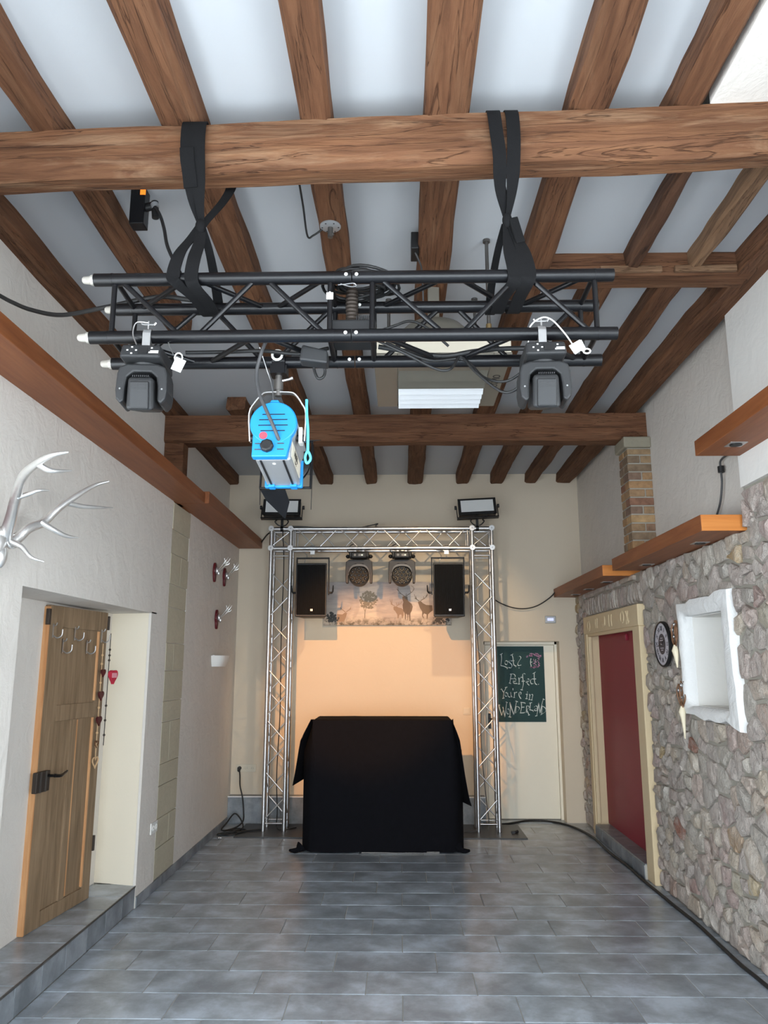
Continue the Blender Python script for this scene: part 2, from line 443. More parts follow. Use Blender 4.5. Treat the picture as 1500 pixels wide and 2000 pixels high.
# ---- floor: grey 30 x 60 tiles in third bond on a grout bed
mb = MB().bx(-2.35, 2.45, YN, 9.3, -0.12, -0.004)
floor = struct(mb.build('floor', 'grout'))
PX, PY, G = 0.592, 0.3073, 0.005
row0 = 4.158
full = {}
def tile_obj(name, x0, x1, y0, y1, z0, z1, parent, mat='tile', key=None):
    w, d = x1 - x0, y1 - y0
    k = (round(w, 4), round(d, 4), round(z1 - z0, 4), mat)
    if k not in full:
        m = MB(); m.bx(-w / 2, w / 2, -d / 2, d / 2, 0, z1 - z0)
        b = 0.0022
        # eased arris: top face a little smaller than the body
        m = MB().add([(-w/2, -d/2, 0), (w/2, -d/2, 0), (w/2, d/2, 0), (-w/2, d/2, 0),
                      (-w/2, -d/2, z1-z0-b), (w/2, -d/2, z1-z0-b), (w/2, d/2, z1-z0-b), (-w/2, d/2, z1-z0-b),
                      (-w/2+b, -d/2+b, z1-z0), (w/2-b, -d/2+b, z1-z0), (w/2-b, d/2-b, z1-z0), (-w/2+b, d/2-b, z1-z0)],
                     [(3, 2, 1, 0), (0, 1, 5, 4), (1, 2, 6, 5), (2, 3, 7, 6), (3, 0, 4, 7), (4, 5, 9, 8), (5, 6, 10, 9), (6, 7, 11, 10), (7, 4, 8, 11), (8, 9, 10, 11)])
        me = m.mesh('tile'); me.materials.append(MAT[mat]); full[k] = me
    o = bpy.data.objects.new(name, full[k]); COL.objects.link(o)
    W = Matrix.Translation(((x0 + x1) / 2, (y0 + y1) / 2, z0)); WM[o.name] = W
    o.parent = parent; o.matrix_basis = WM[parent.name].inverted() @ W
    return o
far_tiles = MB()
for r in range(-22, 17):
    y0 = row0 + r * PY; y1 = y0 + PY
    if y0 > 9.2: break
    y1 = min(y1, 9.22)
    xs = -1.175 - 0.197 * r
    xs -= math.ceil((xs + 1.95) / PX) * PX
    while xs < 2.06:
        a = max(xs, -1.905); b = min(xs + PX, 2.05)
        if b - a > 0.03:
            if y0 >= 1.6: tile_obj('floor_tile', a + G / 2, b - G / 2, y0 + G / 2, y1 - G / 2, -0.012, 0.0, floor)
            elif y0 > YN: far_tiles.bx(a + G / 2, b - G / 2, y0 + G / 2, y1 - G / 2, -0.012, 0.0)
        xs += PX
stuff(far_tiles.build('floor_tile', 'tile', floor))

# ---- ceiling
struct(MB().bx(-2.5, 2.6, YN, 9.2, ZC, ZC + 0.1).build('ceiling', 'ceiling'))
tag(MB().bx(1.215, 2.12, 1.0, 2.645, 3.842, 3.958).build('ceiling_hatch', 'plaster', bevel=0.004),
    'white boarded hatch panel beside the front cross beam, upper right corner', 'panel')

# ---- left wall: plaster, door niche, step, exposed quoin strip
N0, N1, NZ, NX = 3.835, 5.89, 2.095, -2.235   # niche
Q0, Q1 = 6.30, 6.83                           # quoin strip
m = MB()
W0, W1, WZ0, WZ1 = -2.0, 2.4, 0.45, 2.55       # side windows beside the photographer
for z0, z1 in ((0, WZ0),): m.bx(-2.5, XL, YN, N0, z0, z1)
m.bx(-2.5, XL, YN, W0, WZ0, 3.06); m.bx(-2.5, XL, W1, N0, WZ0, 3.06); m.bx(-2.5, XL, W0, W1, WZ1, 3.06)
m.bx(-2.5, XL, N0, N1 + 0.12, NZ, 3.06)
m.bx(-2.5, NX, N0, N1 + 0.12, 0, NZ)
m.bx(-2.5, XL, N1 + 0.12, Q0, 0, 3.06); m.bx(XL - 0.02, XL, N1, N1 + 0.12, 0, NZ + 0.01)
m.bx(-2.5, XL - 0.010, Q0, Q1, 0, 3.06)
m.bx(-2.5, XL, Q1, 9.2, 0, 3.06)
m.bx(-2.6, XLU, YN, 9.2, 3.06, ZC)
wall_left = struct(m.build('wall_left', 'plaster'))
# splayed far reveal of the niche, painted cream
struct(MB().hull8([(NX, N1 + 0.085, 0.15), (XL - 0.0195, N1 + 0.004, 0.15), (XL - 0.0195, N1 + 0.004, NZ), (NX, N1 + 0.085, NZ)],
                  [(NX, N1 + 0.12, 0.15), (XL - 0.0195, N1 + 0.119, 0.15), (XL - 0.0195, N1 + 0.119, NZ), (NX, N1 + 0.119, NZ)]).build('trim_1', 'reveal'))
zq = [0.075, 0.30, 0.521, 0.768, 0.933, 1.254, 1.418, 1.66, 1.884, 2.174, 2.365, 2.622, 2.823, 3.055]
for i in range(len(zq) - 1):
    a, b = zq[i], zq[i + 1]; d = RND.uniform(-0.003, 0.004)
    cuts = [Q0, Q1] if i % 3 != 1 else [Q0, Q0 + RND.uniform(0.2, 0.34), Q1]
    for c0, c1 in zip(cuts, cuts[1:]):
        MB().bx(XL - 0.04, XL + 0.001 + d, c0 + 0.002, c1 - 0.002, a + 0.003, b - 0.003).build('stone_block', 'quoin', wall_left, bevel=0.004)
# step along the door niche: riser and tread tiles
step = struct(MB().bx(NX, XL - 0.012, N0, N1 + 0.11, 0, 0.138).build('trim_2', 'grout'))
y = N0
k = 0
while y < N1 - 0.01:
    y1 = min(y + 0.3, N1 + 0.105); yr = min(y1, N1)
    MB().bx(XL - 0.014, XL - 0.002, y + 0.0025, yr - 0.0005, 0.003, 0.142).build('riser_tile', 'tile_dark', step, bevel=0.002)
    tile_obj('tread_tile', NX + 0.003, XL - 0.006, y + 0.0025, y1 - 0.0025, 0.138, 0.150, step)
    y += 0.3; k += 1
MB().bx(XL - 0.006, XL + 0.001, N0, N1 - 0.001, 0.141, 0.152).build('edge_profile', 'dark_steel', step)
# skirting tiles
base_l = struct(MB().bx(XL - 0.01, XL + 0.004, N1 + 0.004, 8.86, 0.0, 0.074).build('baseboard_left', 'grout'))
y = N1 + 0.004
while y < 8.85:
    y1 = min(y + 0.592, 8.86)
    MB().bx(XL, XL + 0.011, y + 0.002, y1 - 0.002, 0.002, 0.075).build('skirting_tile', 'tile_dark', base_l, bevel=0.002); y += 0.592

# ---- back wall with door recess and tiled plinth
D0, D1, DZ = 0.965, 1.835, 1.975
m = MB()
m.bx(-2.4, D0, YB, 9.3, 0, ZC); m.bx(D1, 2.5, YB, 9.3, 0, ZC); m.bx(D0, D1, YB, 9.3, DZ, ZC); m.bx(D0, D1, 9.21, 9.3, 0, DZ)
struct(m.build('wall_back', 'plaster_back'))
base_b = struct(MB().bx(XL, D0 - 0.03, 8.885, YB + 0.01, 0, 0.280).build('baseboard_back', 'grout'))
x = XL
while x < D0 - 0.04:
    x1 = min(x + 0.592, D0 - 0.03)
    MB().bx(x + 0.002, x1 - 0.002, 8.873, 8.886, 0.003, 0.278).build('plinth_tile', 'tile_dark', base_b, bevel=0.002)
    MB().bx(x + 0.002, x1 - 0.002, 8.876, YB, 0.280, 0.289).build('cap_tile', 'tile_dark', base_b, bevel=0.002)
    x += 0.592
MB().bx(XL, D0 - 0.03, 8.868, 8.876, 0.279, 0.291).build('edge_profile', 'white_plastic', base_b)
# cream door with frame
door1 = struct(empty('door_1', (1.4, 9.2, 0)))
m = MB(); m.bx(D0, D0 + 0.03, 9.15, 9.21, 0, DZ); m.bx(D1 - 0.03, D1, 9.15, 9.21, 0, DZ); m.bx(D0, D1, 9.15, 9.21, DZ - 0.035, DZ)
m.build('door_frame', 'door_white', door1, bevel=0.003)
m = MB().bx(D0 + 0.033, D1 - 0.033, 9.165, 9.205, 0.012, DZ - 0.038); m.build('door_leaf', 'door_white', door1, bevel=0.003)
m = MB().bx(D0 + 0.05, D0 + 0.082, 9.157, 9.166, 0.99, 1.16); pl = m.build('lock_plate', 'black_metal', door1, bevel=0.002)
m = MB(); m.cyl((D0 + 0.066, 9.16, 1.10), (D0 + 0.066, 9.115, 1.10), 0.008); m.tube([(D0 + 0.066, 9.117, 1.10), (D0 + 0.12, 9.115, 1.10), (D0 + 0.175, 9.118, 1.098)], 0.0085)
m.build('door_handle', 'black_metal', door1, smooth=40)
MB().bx(D0, D1, YB - 0.005, 9.16, 0.0, 0.004).build('threshold', 'tile', door1)

# ---- right wall: rubble masonry, openings for the red door and the niche
E0, E1, EZ = 6.72, 8.37, 2.03                 # red door opening
H0, H1, HB, HT = 4.90, 5.545, 1.425, 2.04     # white niche opening
SPLIT, ZLOW, ZHIGH = 4.52, 2.49, 2.75
m = MB()
K = 0.03                                      # the masonry stops short of the dressed openings
m.bx(XR, 2.6, SPLIT, H0 - K, 0, ZLOW); m.bx(XR, 2.6, H0 - K, H1 + K, 0, HB - K); m.bx(XR, 2.6, H0 - K, H1 + K, HT + K, ZLOW)
m.bx(2.54, 2.6, H0 - K, H1 + K, HB - K, HT + K)
m.bx(XR, 2.6, H1 + K, E0 - K, 0, ZLOW); m.bx(XR, 2.6, E0 - K, E1 + K, EZ + K, ZLOW); m.bx(2.2, 2.6, E0 - K, E1 + K, 0, EZ + K); m.bx(XR, 2.6, E1 + K, YB + 0.05, 0, ZLOW)
m.bx(XR, 2.6, YN, SPLIT, 0, WZ0); m.bx(XR, 2.6, W1, SPLIT, WZ0, ZHIGH); m.bx(XR, 2.6, YN, W0, WZ0, ZHIGH); m.bx(XR, 2.6, W0, W1, WZ1, ZHIGH)
wall_right = struct(m.build('wall_right', 'mortar'))
m = MB(); m.bx(XRU, 2.6, SPLIT, 9.2, ZLOW, ZC); struct(m.build('wall_right_upper', 'plaster'))
m = MB(); m.bx(2.035, 2.6, YN, SPLIT - 0.02, ZHIGH - 0.01, ZC); struct(m.build('wall_right_near', 'plaster_white'))

# stones: weighted cells on the wall face
def clip(poly, nx, ny, c):
    out = []
    for i in range(len(poly)):
        a, b = poly[i], poly[(i + 1) % len(poly)]
        da, db = nx * a[0] + ny * a[1] - c, nx * b[0] + ny * b[1] - c
        if da <= 0: out.append(a)
        if (da < 0) != (db < 0) and abs(da - db) > 1e-12:
            t = da / (da - db); out.append((a[0] + (b[0] - a[0]) * t, a[1] + (b[1] - a[1]) * t))
    return out
AN = 1.25
U0, U1 = 2.4, YB
def ztop(u): return ZHIGH - 0.03 if u < SPLIT else ZLOW - 0.005
rects = [(E0 - 0.20, E1 + 0.10, -0.1, 2.225), (H0 - 0.155, H1 + 0.085, HB - 0.085, HT + 0.115), (E0 - 0.18, E1 + 0.2, 2.2, 2.43)]
def inrect(u, z, g=0.0): return any(a - g < u < b + g and c - g < z < d + g for a, b, c, d in rects)
seeds = []
sr = random.Random(5)
z = 0.0
while z < 2.78:                                # rough courses of uneven height
    h = sr.uniform(0.075, 0.155)
    u = U0 - sr.uniform(0, 0.2)
    while u < U1:
        w = sr.uniform(0.08, 0.15) + (sr.random() ** 3) * 0.2
        uu = u + w / 2 + sr.uniform(-0.02, 0.02); zz = z + h / 2 + sr.uniform(-0.03, 0.03) + 0.02 * math.sin(uu * 2.3 + z)
        if U0 < uu < U1 and 0.01 < zz < ztop(uu) - 0.015 and not inrect(uu, zz, 0.012):
            if h > 0.14 and w < 0.15 and sr.random() < 0.45:      # two small stones on top of each other
                seeds.append((uu, zz - h * 0.24, 0.08)); seeds.append((uu + sr.uniform(-0.02, 0.02), zz + h * 0.26, 0.08))
            else: seeds.append((uu, zz, 0.08))
        u += w
    z += h
for k in range(26):                            # some big boulders swallow their neighbours
    u, z = sr.uniform(4.0, 8.0), sr.uniform(0.15, 2.3)
    if inrect(u, z, 0.1): continue
    ru, rz = sr.uniform(0.13, 0.19), sr.uniform(0.10, 0.15)
    seeds = [q for q in seeds if ((q[0] - u) / ru) ** 2 + ((q[1] - z) / rz) ** 2 > 1] + [(u, z, 0.08)]
stones = []
for i, (u, z, rr) in enumerate(seeds):
    poly = [(u - 0.4, z - 0.3), (u + 0.4, z - 0.3), (u + 0.4, z + 0.3), (u - 0.4, z + 0.3)]
    gap = 0.0085
    for j, (u2, z2, r2) in enumerate(seeds):
        if i == j or abs(u2 - u) > 0.7 or abs(z2 - z) > 0.6: continue
        dx, dz = (u2 - u), (z2 - z)
        L = math.hypot(dx, dz)
        if L < 1e-6: continue
        f = 0.5
        mx, mz = u + (u2 - u) * f, z + (z2 - z) * f
        poly = clip(poly, dx / L, dz / L, (dx * mx + dz * mz) / L - gap)
        if len(poly) < 3: break
    if len(poly) < 3: continue
    poly = clip(poly, 0, 1, ztop(u)); poly = clip(poly, 0, -1, -0.004); poly = clip(poly, 1, 0, U1 - 0.004)
    if u > SPLIT: poly = clip(poly, -1, 0, -(SPLIT + 0.0) if z > ZLOW - 0.05 else 99)
    else: poly = clip(poly, 1, 0, SPLIT if z > ZLOW - 0.1 else 99)
    for a, b, c, d in rects:
        dist = [(a - u, (1, 0, a)), (u - b, (-1, 0, -b)), (c - z, (0, 1, c)), (z - d, (0, -1, -d))]
        best = max(dist, key=lambda t: t[0])[1]; poly = clip(poly, *best)
        if len(poly) < 3: break
    if len(poly) < 3: continue
    # drop tiny edges, cut the corners
    q = []
    for a, b in zip(poly, poly[1:] + poly[:1]):
        if math.hypot(a[0] - b[0], a[1] - b[1]) > 0.012: q.append(a)
    if len(q) < 3: continue
    w = []
    for a, b in zip(q, q[1:] + q[:1]):
        for t in (0.13, 0.87):
            jx, jz = sr.uniform(-0.009, 0.009), sr.uniform(-0.009, 0.009)
            w.append((a[0] + (b[0] - a[0]) * t + jx, a[1] + (b[1] - a[1]) * t + jz))
    area = 0.5 * abs(sum(w[k][0] * w[(k + 1) % len(w)][1] - w[(k + 1) % len(w)][0] * w[k][1] for k in range(len(w))))
    if area < 0.0007: continue
    stones.append((area, u, z, w))
def stone_mesh(m, w, sr, depth):
    n = len(w); cu = sum(p[0] for p in w) / n; cz = sum(p[1] for p in w) / n
    vs = [(XR + 0.004, p[0], p[1]) for p in w]
    vs += [(XR - depth * sr.uniform(0.45, 0.95), cu + (p[0] - cu) * 0.955, cz + (p[1] - cz) * 0.945) for p in w]
    k = [i for i in range(0, n, 2)]; h = len(k)
    vs += [(XR - depth * sr.uniform(0.75, 1.35), cu + (w[i][0] - cu) * 0.55 + sr.uniform(-0.012, 0.012), cz + (w[i][1] - cz) * 0.55 + sr.uniform(-0.012, 0.012)) for i in k]
    fs = [(i, (i + 1) % n, n + (i + 1) % n, n + i) for i in range(n)]
    for a in range(h):
        b = (a + 1) % h; i0 = k[a]; i1 = (i0 + 1) % n; i2 = k[b]
        fs += [(n + i0, n + i1, 2 * n + a), (n + i1, n + i2, 2 * n + b), (n + i1, 2 * n + b, 2 * n + a)] if i2 != i1 else [(n + i0, n + i1, 2 * n + b), (n + i0, 2 * n + b, 2 * n + a)]
    fs.append(tuple(2 * n + a for a in range(h)))
    m.add(vs, fs)
def set_tint(o, vals):
    a = o.data.attributes.new('tint', 'FLOAT', 'POINT'); a.data.foreach_set('value', vals)
def seen(s): return s[0] / max(0.5, s[1] - 0.0) ** 2 if s[1] > 3.95 else 0
stones.sort(key=seen, reverse=True)
rest = MB(); rest_t = []
for k, (ar, u, z, w) in enumerate(stones):
    tint = sr.random(); tint = tint if tint < 0.8 or sr.random() < 0.45 else tint * 0.75; dep = sr.uniform(0.016, 0.036)
    if k < 285 and u > 3.9:
        m = MB(); stone_mesh(m, w, sr, dep); nv = len(m.v)
        o = m.build('stone', 'stone', wall_right, smooth=22); set_tint(o, [tint] * nv)
    else:
        b = len(rest.v); stone_mesh(rest, w, sr, dep); rest_t += [tint] * (len(rest.v) - b)
if rest.v:
    o = rest.build('stone', 'stone', wall_right, smooth=22); set_tint(o, rest_t); stuff(o)
# relieving course of thin upright stones over the lintel
u = E0 - 0.17
while u < E1 + 0.19:
    wdt = sr.uniform(0.05, 0.10)
    if u + wdt > E1 + 0.2: break
    t = sr.uniform(-0.012, 0.012)
    w = [(u + 0.004, 2.232), (u + wdt - 0.004, 2.232 + sr.uniform(0, 0.01)), (u + wdt - 0.004 + t, 2.33), (u + wdt - 0.006 + t, 2.425 + sr.uniform(-0.02, 0)), (u + 0.006 + t, 2.42 + sr.uniform(-0.02, 0)), (u + 0.004, 2.33)]
    m = MB(); stone_mesh(m, w, sr, sr.uniform(0.02, 0.03)); nv = len(m.v)
    o = m.build('stone', 'stone', wall_right, smooth=22); set_tint(o, [sr.uniform(0.15, 0.6)] * nv)
    u += wdt

# cast plaster rim of the niche: irregular outline, rounded towards the opening
m = MB()
ang = 40
outer = []; inner = []; mid = []
for i in range(ang):
    t = i / ang * 4; sd = int(t); f = t - sd
    ci = [(H1, HB), (H0, HB), (H0, HT), (H1, HT)]
    co = [(H1 + 0.085, HB - 0.075), (H0 - 0.165, HB - 0.10), (H0 - 0.135, HT + 0.13), (H1 + 0.085, HT + 0.095)]
    a, b = ci[sd], ci[(sd + 1) % 4]; c, d = co[sd], co[(sd + 1) % 4]
    inner.append((a[0] + (b[0] - a[0]) * f, a[1] + (b[1] - a[1]) * f))
    j = 0.03 if sd != 0 else 0.05
    outer.append((c[0] + (d[0] - c[0]) * f + mnoise.noise(Vector((i * 0.55, 1.3, 0))) * j, c[1] + (d[1] - c[1]) * f + mnoise.noise(Vector((i * 0.55, 7.3, 0))) * j))
vs = [(XR, *p) for p in outer]
vs += [(2.004, a[0] * 0.93 + b[0] * 0.07, a[1] * 0.93 + b[1] * 0.07) for a, b in zip(outer, inner)]
vs += [(1.996 + 0.008 * mnoise.noise(Vector((i * 0.7, 3, 3))), a[0] * 0.4 + b[0] * 0.6, a[1] * 0.4 + b[1] * 0.6) for i, (a, b) in enumerate(zip(outer, inner))]
vs += [(2.020, *p) for p in inner]
vs += [(2.09, *p) for p in inner]
fs = []
for r in range(4):
    for i in range(ang): fs.append((r * ang + i, r * ang + (i + 1) % ang, (r + 1) * ang + (i + 1) % ang, (r + 1) * ang + i))
m.add(vs, fs)
struct(m.build('trim_3', 'plaster_niche', smooth=60))
m = MB()                                        # smooth lining of the niche
m.bx(2.08, 2.53, H1 - 0.004, H1 + 0.02, HB, HT); m.bx(2.08, 2.53, H0 - 0.02, H0 + 0.004, HB, HT)
m.bx(2.08, 2.53, H0, H1, HB - 0.02, HB + 0.004); m.bx(2.08, 2.53, H0, H1, HT - 0.004, HT + 0.02); m.bx(2.50, 2.53, H0, H1, HB, HT)
struct(m.build('trim_4', 'plaster_white'))

# red door: sandstone surround, leaf, tiled threshold
door2 = struct(empty('door_2', (2.1, 7.5, 0)))
SX = 2.0
MB().bx(SX, 2.16, E1, E1 + 0.10, 0, EZ).build('jamb', 'sandstone', door2, bevel=0.008)
MB().bx(SX, 2.16, E0 - 0.19, E0, 0, EZ).build('jamb', 'sandstone', door2, bevel=0.008)
lin = MB().bx(SX - 0.004, 2.16, E0 - 0.19, E1 + 0.10, EZ, 2.212).build('lintel', 'sandstone', door2, bevel=0.008)
m = MB(); m.bx(SX + 0.012, SX + 0.05, E0, E1, EZ - 0.03, EZ + 0.004); m.bx(SX + 0.012, SX + 0.05, E1 - 0.03, E1 + 0.004, 0.12, EZ); m.build('moulding', 'sandstone', door2, bevel=0.008)
m = MB()                                        # worn low relief on the lintel: circles, a shell and upright strokes
def relief_ring(y, z, r, t=0.006): m.tube([(SX - 0.004, y + r * math.cos(a), z + r * math.sin(a)) for a in [i * math.pi / 8 for i in range(16)]], t, 6, closed=True)
relief_ring(8.22, 2.11, 0.052); relief_ring(6.98, 2.125, 0.05)
for yy, hh in ((7.93, 0.09), (7.86, 0.10), (7.42, 0.11), (7.33, 0.11)): m.tube([(SX - 0.003, yy, 2.12 - hh / 2), (SX - 0.005, yy + 0.01, 2.12), (SX - 0.003, yy, 2.12 + hh / 2)], 0.006, 6)
m.sph((SX, 7.66, 2.10), (0.012, 0.09, 0.035)); m.sph((SX, 7.58, 2.125), (0.014, 0.025, 0.05))
for a in (-0.5, 0.5): m.tube([(SX - 0.004, 6.83 - 0.06 * a, 2.06), (SX - 0.004, 6.83 + 0.06 * a, 2.17)], 0.007, 6)
m.tube([(SX - 0.004, 6.87, 2.17), (SX - 0.004, 6.78, 2.07)], 0.007, 6)
m.build('carving', 'sandstone', lin, smooth=50)
MB().bx(2.13, 2.17, E0 - 0.02, E1 + 0.02, 0.12, EZ + 0.02).build('door_leaf', 'red_door', door2, bevel=0.002)
m = MB(); m.bx(2.105, 2.131, 7.30, 7.36, 1.93, 1.99); m.build('latch', 'red_door', door2, bevel=0.004)
th = MB().bx(1.985, 2.19, E0, E1 - 0.06, 0, 0.112).build('threshold', 'grout', door2)
y = E0
while y < E1 - 0.07:
    y1 = min(y + 0.33, E1 - 0.06)
    MB().bx(1.978, 1.987, y + 0.002, y1 - 0.002, 0.003, 0.110).build('riser_tile', 'tile_dark', th, bevel=0.002)
    MB().bx(1.986, 2.135, y + 0.002, y1 - 0.002, 0.110, 0.121).build('tread_tile', 'tile_dark', th, bevel=0.002)
    y += 0.33

# ---- glazed front behind the photographer: daylight comes in here
m = MB(); m.bx(-2.6, -1.85, YN - 0.2, YN, 0, ZC); m.bx(1.95, 2.6, YN - 0.2, YN, 0, ZC); m.bx(-1.85, 1.95, YN - 0.2, YN, 3.55, ZC); m.bx(-1.85, 1.95, YN - 0.2, YN, 0, 0.15)
struct(m.build('wall_front', 'plaster_white'))
win = struct(empty('window_1', (0.05, YN, 0.15)))
for x in (-1.85, -0.62, 0.66, 1.89): MB().bx(x, x + 0.06, YN - 0.12, YN - 0.05, 0.15, 3.55).build('mullion', 'dark_steel', win)
for z in (0.15, 2.3, 3.49): MB().bx(-1.85, 1.95, YN - 0.12, YN - 0.05, z, z + 0.06).build('transom', 'dark_steel', win)
for n_, x in ((2, -2.25), (3, 2.35)):
    win = struct(empty('window_%d' % n_, (x, 0.2, WZ0)))
    for y in (W0, -0.5, 0.95, W1 - 0.05): MB().bx(x - 0.03, x + 0.03, y, y + 0.05, WZ0, WZ1).build('mullion', 'white_plastic', win)
    for z in (WZ0, WZ1 - 0.05): MB().bx(x - 0.03, x + 0.03, W0, W1, z, z + 0.05).build('transom', 'white_plastic', win)

# ================================================================== TIMBERS
ZJ = ZC + 0.002; JH = 0.122
def joist(x0, x1, y0, y1, label, mat='wood_beam', h=JH, seed=1, cham=0.018, **kw):
    return beam('ceiling_joist', mat, ((x0 + x1) / 2, y0, ZJ), ((x0 + x1) / 2, y1, ZJ), x1 - x0, h, label, 'joist', 'exposed ceiling joists', cham=cham, seed=seed, rough=0.009, seg=44, **kw)
joist(-2.20, -1.935, YN, 8.99, 'brown ceiling joist running along the top of the left wall', seed=1)
joist(-1.51, -1.385, YN, 4.75, 'ceiling joist over the left strap side, ending above the black truss', seed=2)
joist(-1.475, -1.31, 6.24, 8.99, 'short joist with square sawn end resting on the rear cross beam', seed=3)
joist(-0.96, -0.795, YN, 8.99, 'ceiling joist passing just right of the left black strap', seed=4)
joist(-0.40, -0.262, YN, 8.99, 'ceiling joist that carries the round metal mounting plate', seed=5)
joist(0.105, 0.28, YN, 8.99, 'ceiling joist that carries the small black socket box', seed=6)
joist(0.68, 0.835, YN, 8.99, 'ceiling joist meeting the left end of the short trimmer beam', seed=7)
joist(1.085, 1.195, YN, 2.80, 'ceiling joist in front of the cross beam beside the white hatch', seed=8)
joist(1.255, 1.335, 2.80, 4.0, 'thin dark joist, left of two between cross beam and trimmer', 'wood_dark', 0.10, seed=9)
joist(1.61, 1.69, 2.80, 4.0, 'thin greyish joist, right of two between cross beam and trimmer', 'wood_grey', 0.10, seed=10)
joist(1.095, 1.24, 4.0, 8.99, 'ceiling joist behind the right end of the black truss', seed=11)
joist(1.51, 1.65, 4.0, 8.99, 'ceiling joist starting at the trimmer, second from the right wall', seed=12)
joist(1.88, 2.06, 2.9, 8.99, 'ceiling joist running along the right upper wall', seed=13)
beam('trimmer_beam', 'wood_beam', (0.76, 4.045, ZJ), (1.96, 4.045, ZJ), 0.19, 0.128, 'short trimmer beam with nailed cleats at the upper right', seed=20, rough=0.005)
for x, lab, wd in ((1.29, 'wooden cleat nailed under the dark thin joist end', 0.34), (1.70, 'wooden cleat nailed under the greyish thin joist end', 0.34)):
    tag(MB().bx(x - wd / 2, x + wd / 2, 3.925, 3.952, 3.836, 3.872).build('cleat', 'wood_grey', bevel=0.004), lab, 'cleat')
yaw = -0.036
beam('cross_beam', 'wood_front', (-2.2, 2.78 + 2.2 * 0.036, 3.842), (2.3, 2.78 - 2.3 * 0.036, 3.842), 0.185, 0.197,
     'heavy rough cross beam in the foreground with the black straps around it', cham=0.05, seed=21, rough=0.007, seg=50)
beam('cross_beam', 'wood_beam', (-2.06, 6.475, 3.842), (2.14, 6.475, 3.842), 0.19, 0.238, 'rear cross beam on the brick pillar carrying the joists', cham=0.02, seed=22, rough=0.007, seg=40)
tag(MB().bx(-2.04, -1.87, 6.40, 6.55, 3.06, 3.605).build('wall_post', 'wood_beam', bevel=0.008), 'short wooden post under the left end of the rear cross beam', 'post')

# boxed pine light beams along the walls, with recessed spotlights
def box_beam(x0, x1, y0, y1, z0, z1, label, lights, end=None):
    t = empty('light_beam', ((x0 + x1) / 2, (y0 + y1) / 2, z0))
    MB().bx(x0, x1, y0, y1, z0, z1).build('casing', 'box_beam', t, bevel=0.003)
    if end == 'near': MB().bx(x0 + 0.002, x1 - 0.002, y0 - 0.006, y0 + 0.002, z0 + 0.002, z1 - 0.002).build('end_board', 'box_end', t, bevel=0.001)
    for yy in lights:
        xc = (x0 + x1) / 2
        fr = MB().bx(xc - 0.048, xc + 0.048, yy - 0.048, yy + 0.048, z0 - 0.004, z0 + 0.003).build('downlight_frame', 'steel', t, bevel=0.002)
        MB().lathe([(0.034, 0), (0.034, 0.003), (0.02, 0.004)], 16, at((xc, yy, z0 - 0.008))).build('downlight_glass', 'black_plastic', fr, smooth=40)
    return tag(t, label, 'light beam', 'boxed pine light beams')
box_beam(XL - 0.02, -1.66, 1.7, 6.387, 3.06, 3.152, 'long boxed pine beam high on the left wall above the antlers', [])
box_beam(XL - 0.02, -1.625, 6.392, 8.985, 3.06, 3.165, 'boxed pine beam on the left wall ending at the back wall', [])
box_beam(1.80, XRU - 0.002, 4.545, 6.50, 2.486, 2.586, 'boxed pine beam on the stone wall with bright end grain, near the pillar', [5.0, 6.1], 'near')
box_beam(1.795, XRU - 0.002, 6.80, 8.985, 2.476, 2.574, 'boxed pine beam over the red door ending at the back wall', [7.3, 8.0, 8.6], 'near')
box_beam(1.772, 2.036, 1.7, 4.474, 2.928, 3.02, 'boxed pine beam at the right edge above the plaster patch', [4.22, 3.2])

# brick pillar
t = empty('brick_pillar', (2.03, 6.44, 2.586))
MB().bx(1.938, 2.128, 6.328, 6.555, 2.574, 3.60).build('mortar_core', 'mortar', t)
z = 2.578; c = 0
while z < 3.49:
    h = 0.061
    if c % 2 == 0:
        parts = [(1.93, 2.13, 6.32, 6.425), (1.93, 2.02, 6.435, 6.56)]
    else:
        s = RND.uniform(0.10, 0.13)
        parts = [(1.93, 1.93 + s, 6.32, 6.47), (1.94 + s, 2.13, 6.32, 6.43), (1.93, 2.02, 6.48, 6.56)]
    for x0, x1, y0, y1 in parts:
        j = RND.uniform(-0.003, 0.003)
        MB().bx(x0 + j, x1, y0 + RND.uniform(-0.003, 0.003), y1, z, min(z + h, 3.50)).build('brick', 'brick', t, bevel=0.005)
    z += h + 0.012; c += 1
MB().bx(1.90, 2.132, 6.29, 6.575, 3.51, 3.604)  .build('cap_stone', 'cap_stone', t, bevel=0.012)
tag(t, 'narrow brick pillar standing on the boxed beam under the rear cross beam', 'pillar')

# ================================================================== LEFT WALL THINGS
# ---- old stripped door standing ajar in the niche
DA = math.atan2(0.76, 0.08)
DM = at((-2.2, 4.83, 0.152), rz=DA)
door = struct(empty('door_3', DM))
DW, DH, T = 0.764, 1.925, 0.036
def dpart(name, x0, x1, y0, y1, z0, z1, mat='door_wood', bevel=0.002, par=None): return MB().bx(x0, x1, y0, y1, z0, z1, DM).build(name, mat, par or door, bevel=bevel)
dpart('stile', 0, 0.16, 0, T, 0, DH); dpart('stile', 0.66, DW, 0, T, 0, DH)
dpart('rail', 0.16, 0.66, 0, T, 1.79, DH); dpart('rail', 0.16, 0.66, 0, T, 1.20, 1.30); dpart('rail', 0.16, 0.66, 0, T, 0, 0.09)
dpart('muntin', 0.36, 0.43, 0, T, 0.09, 1.20)
dpart('panel', 0.155, 0.665, 0.012, 0.026, 1.295, 1.795); dpart('panel', 0.155, 0.365, 0.012, 0.026, 0.085, 1.205); dpart('panel', 0.425, 0.665, 0.012, 0.026, 0.085, 1.205)
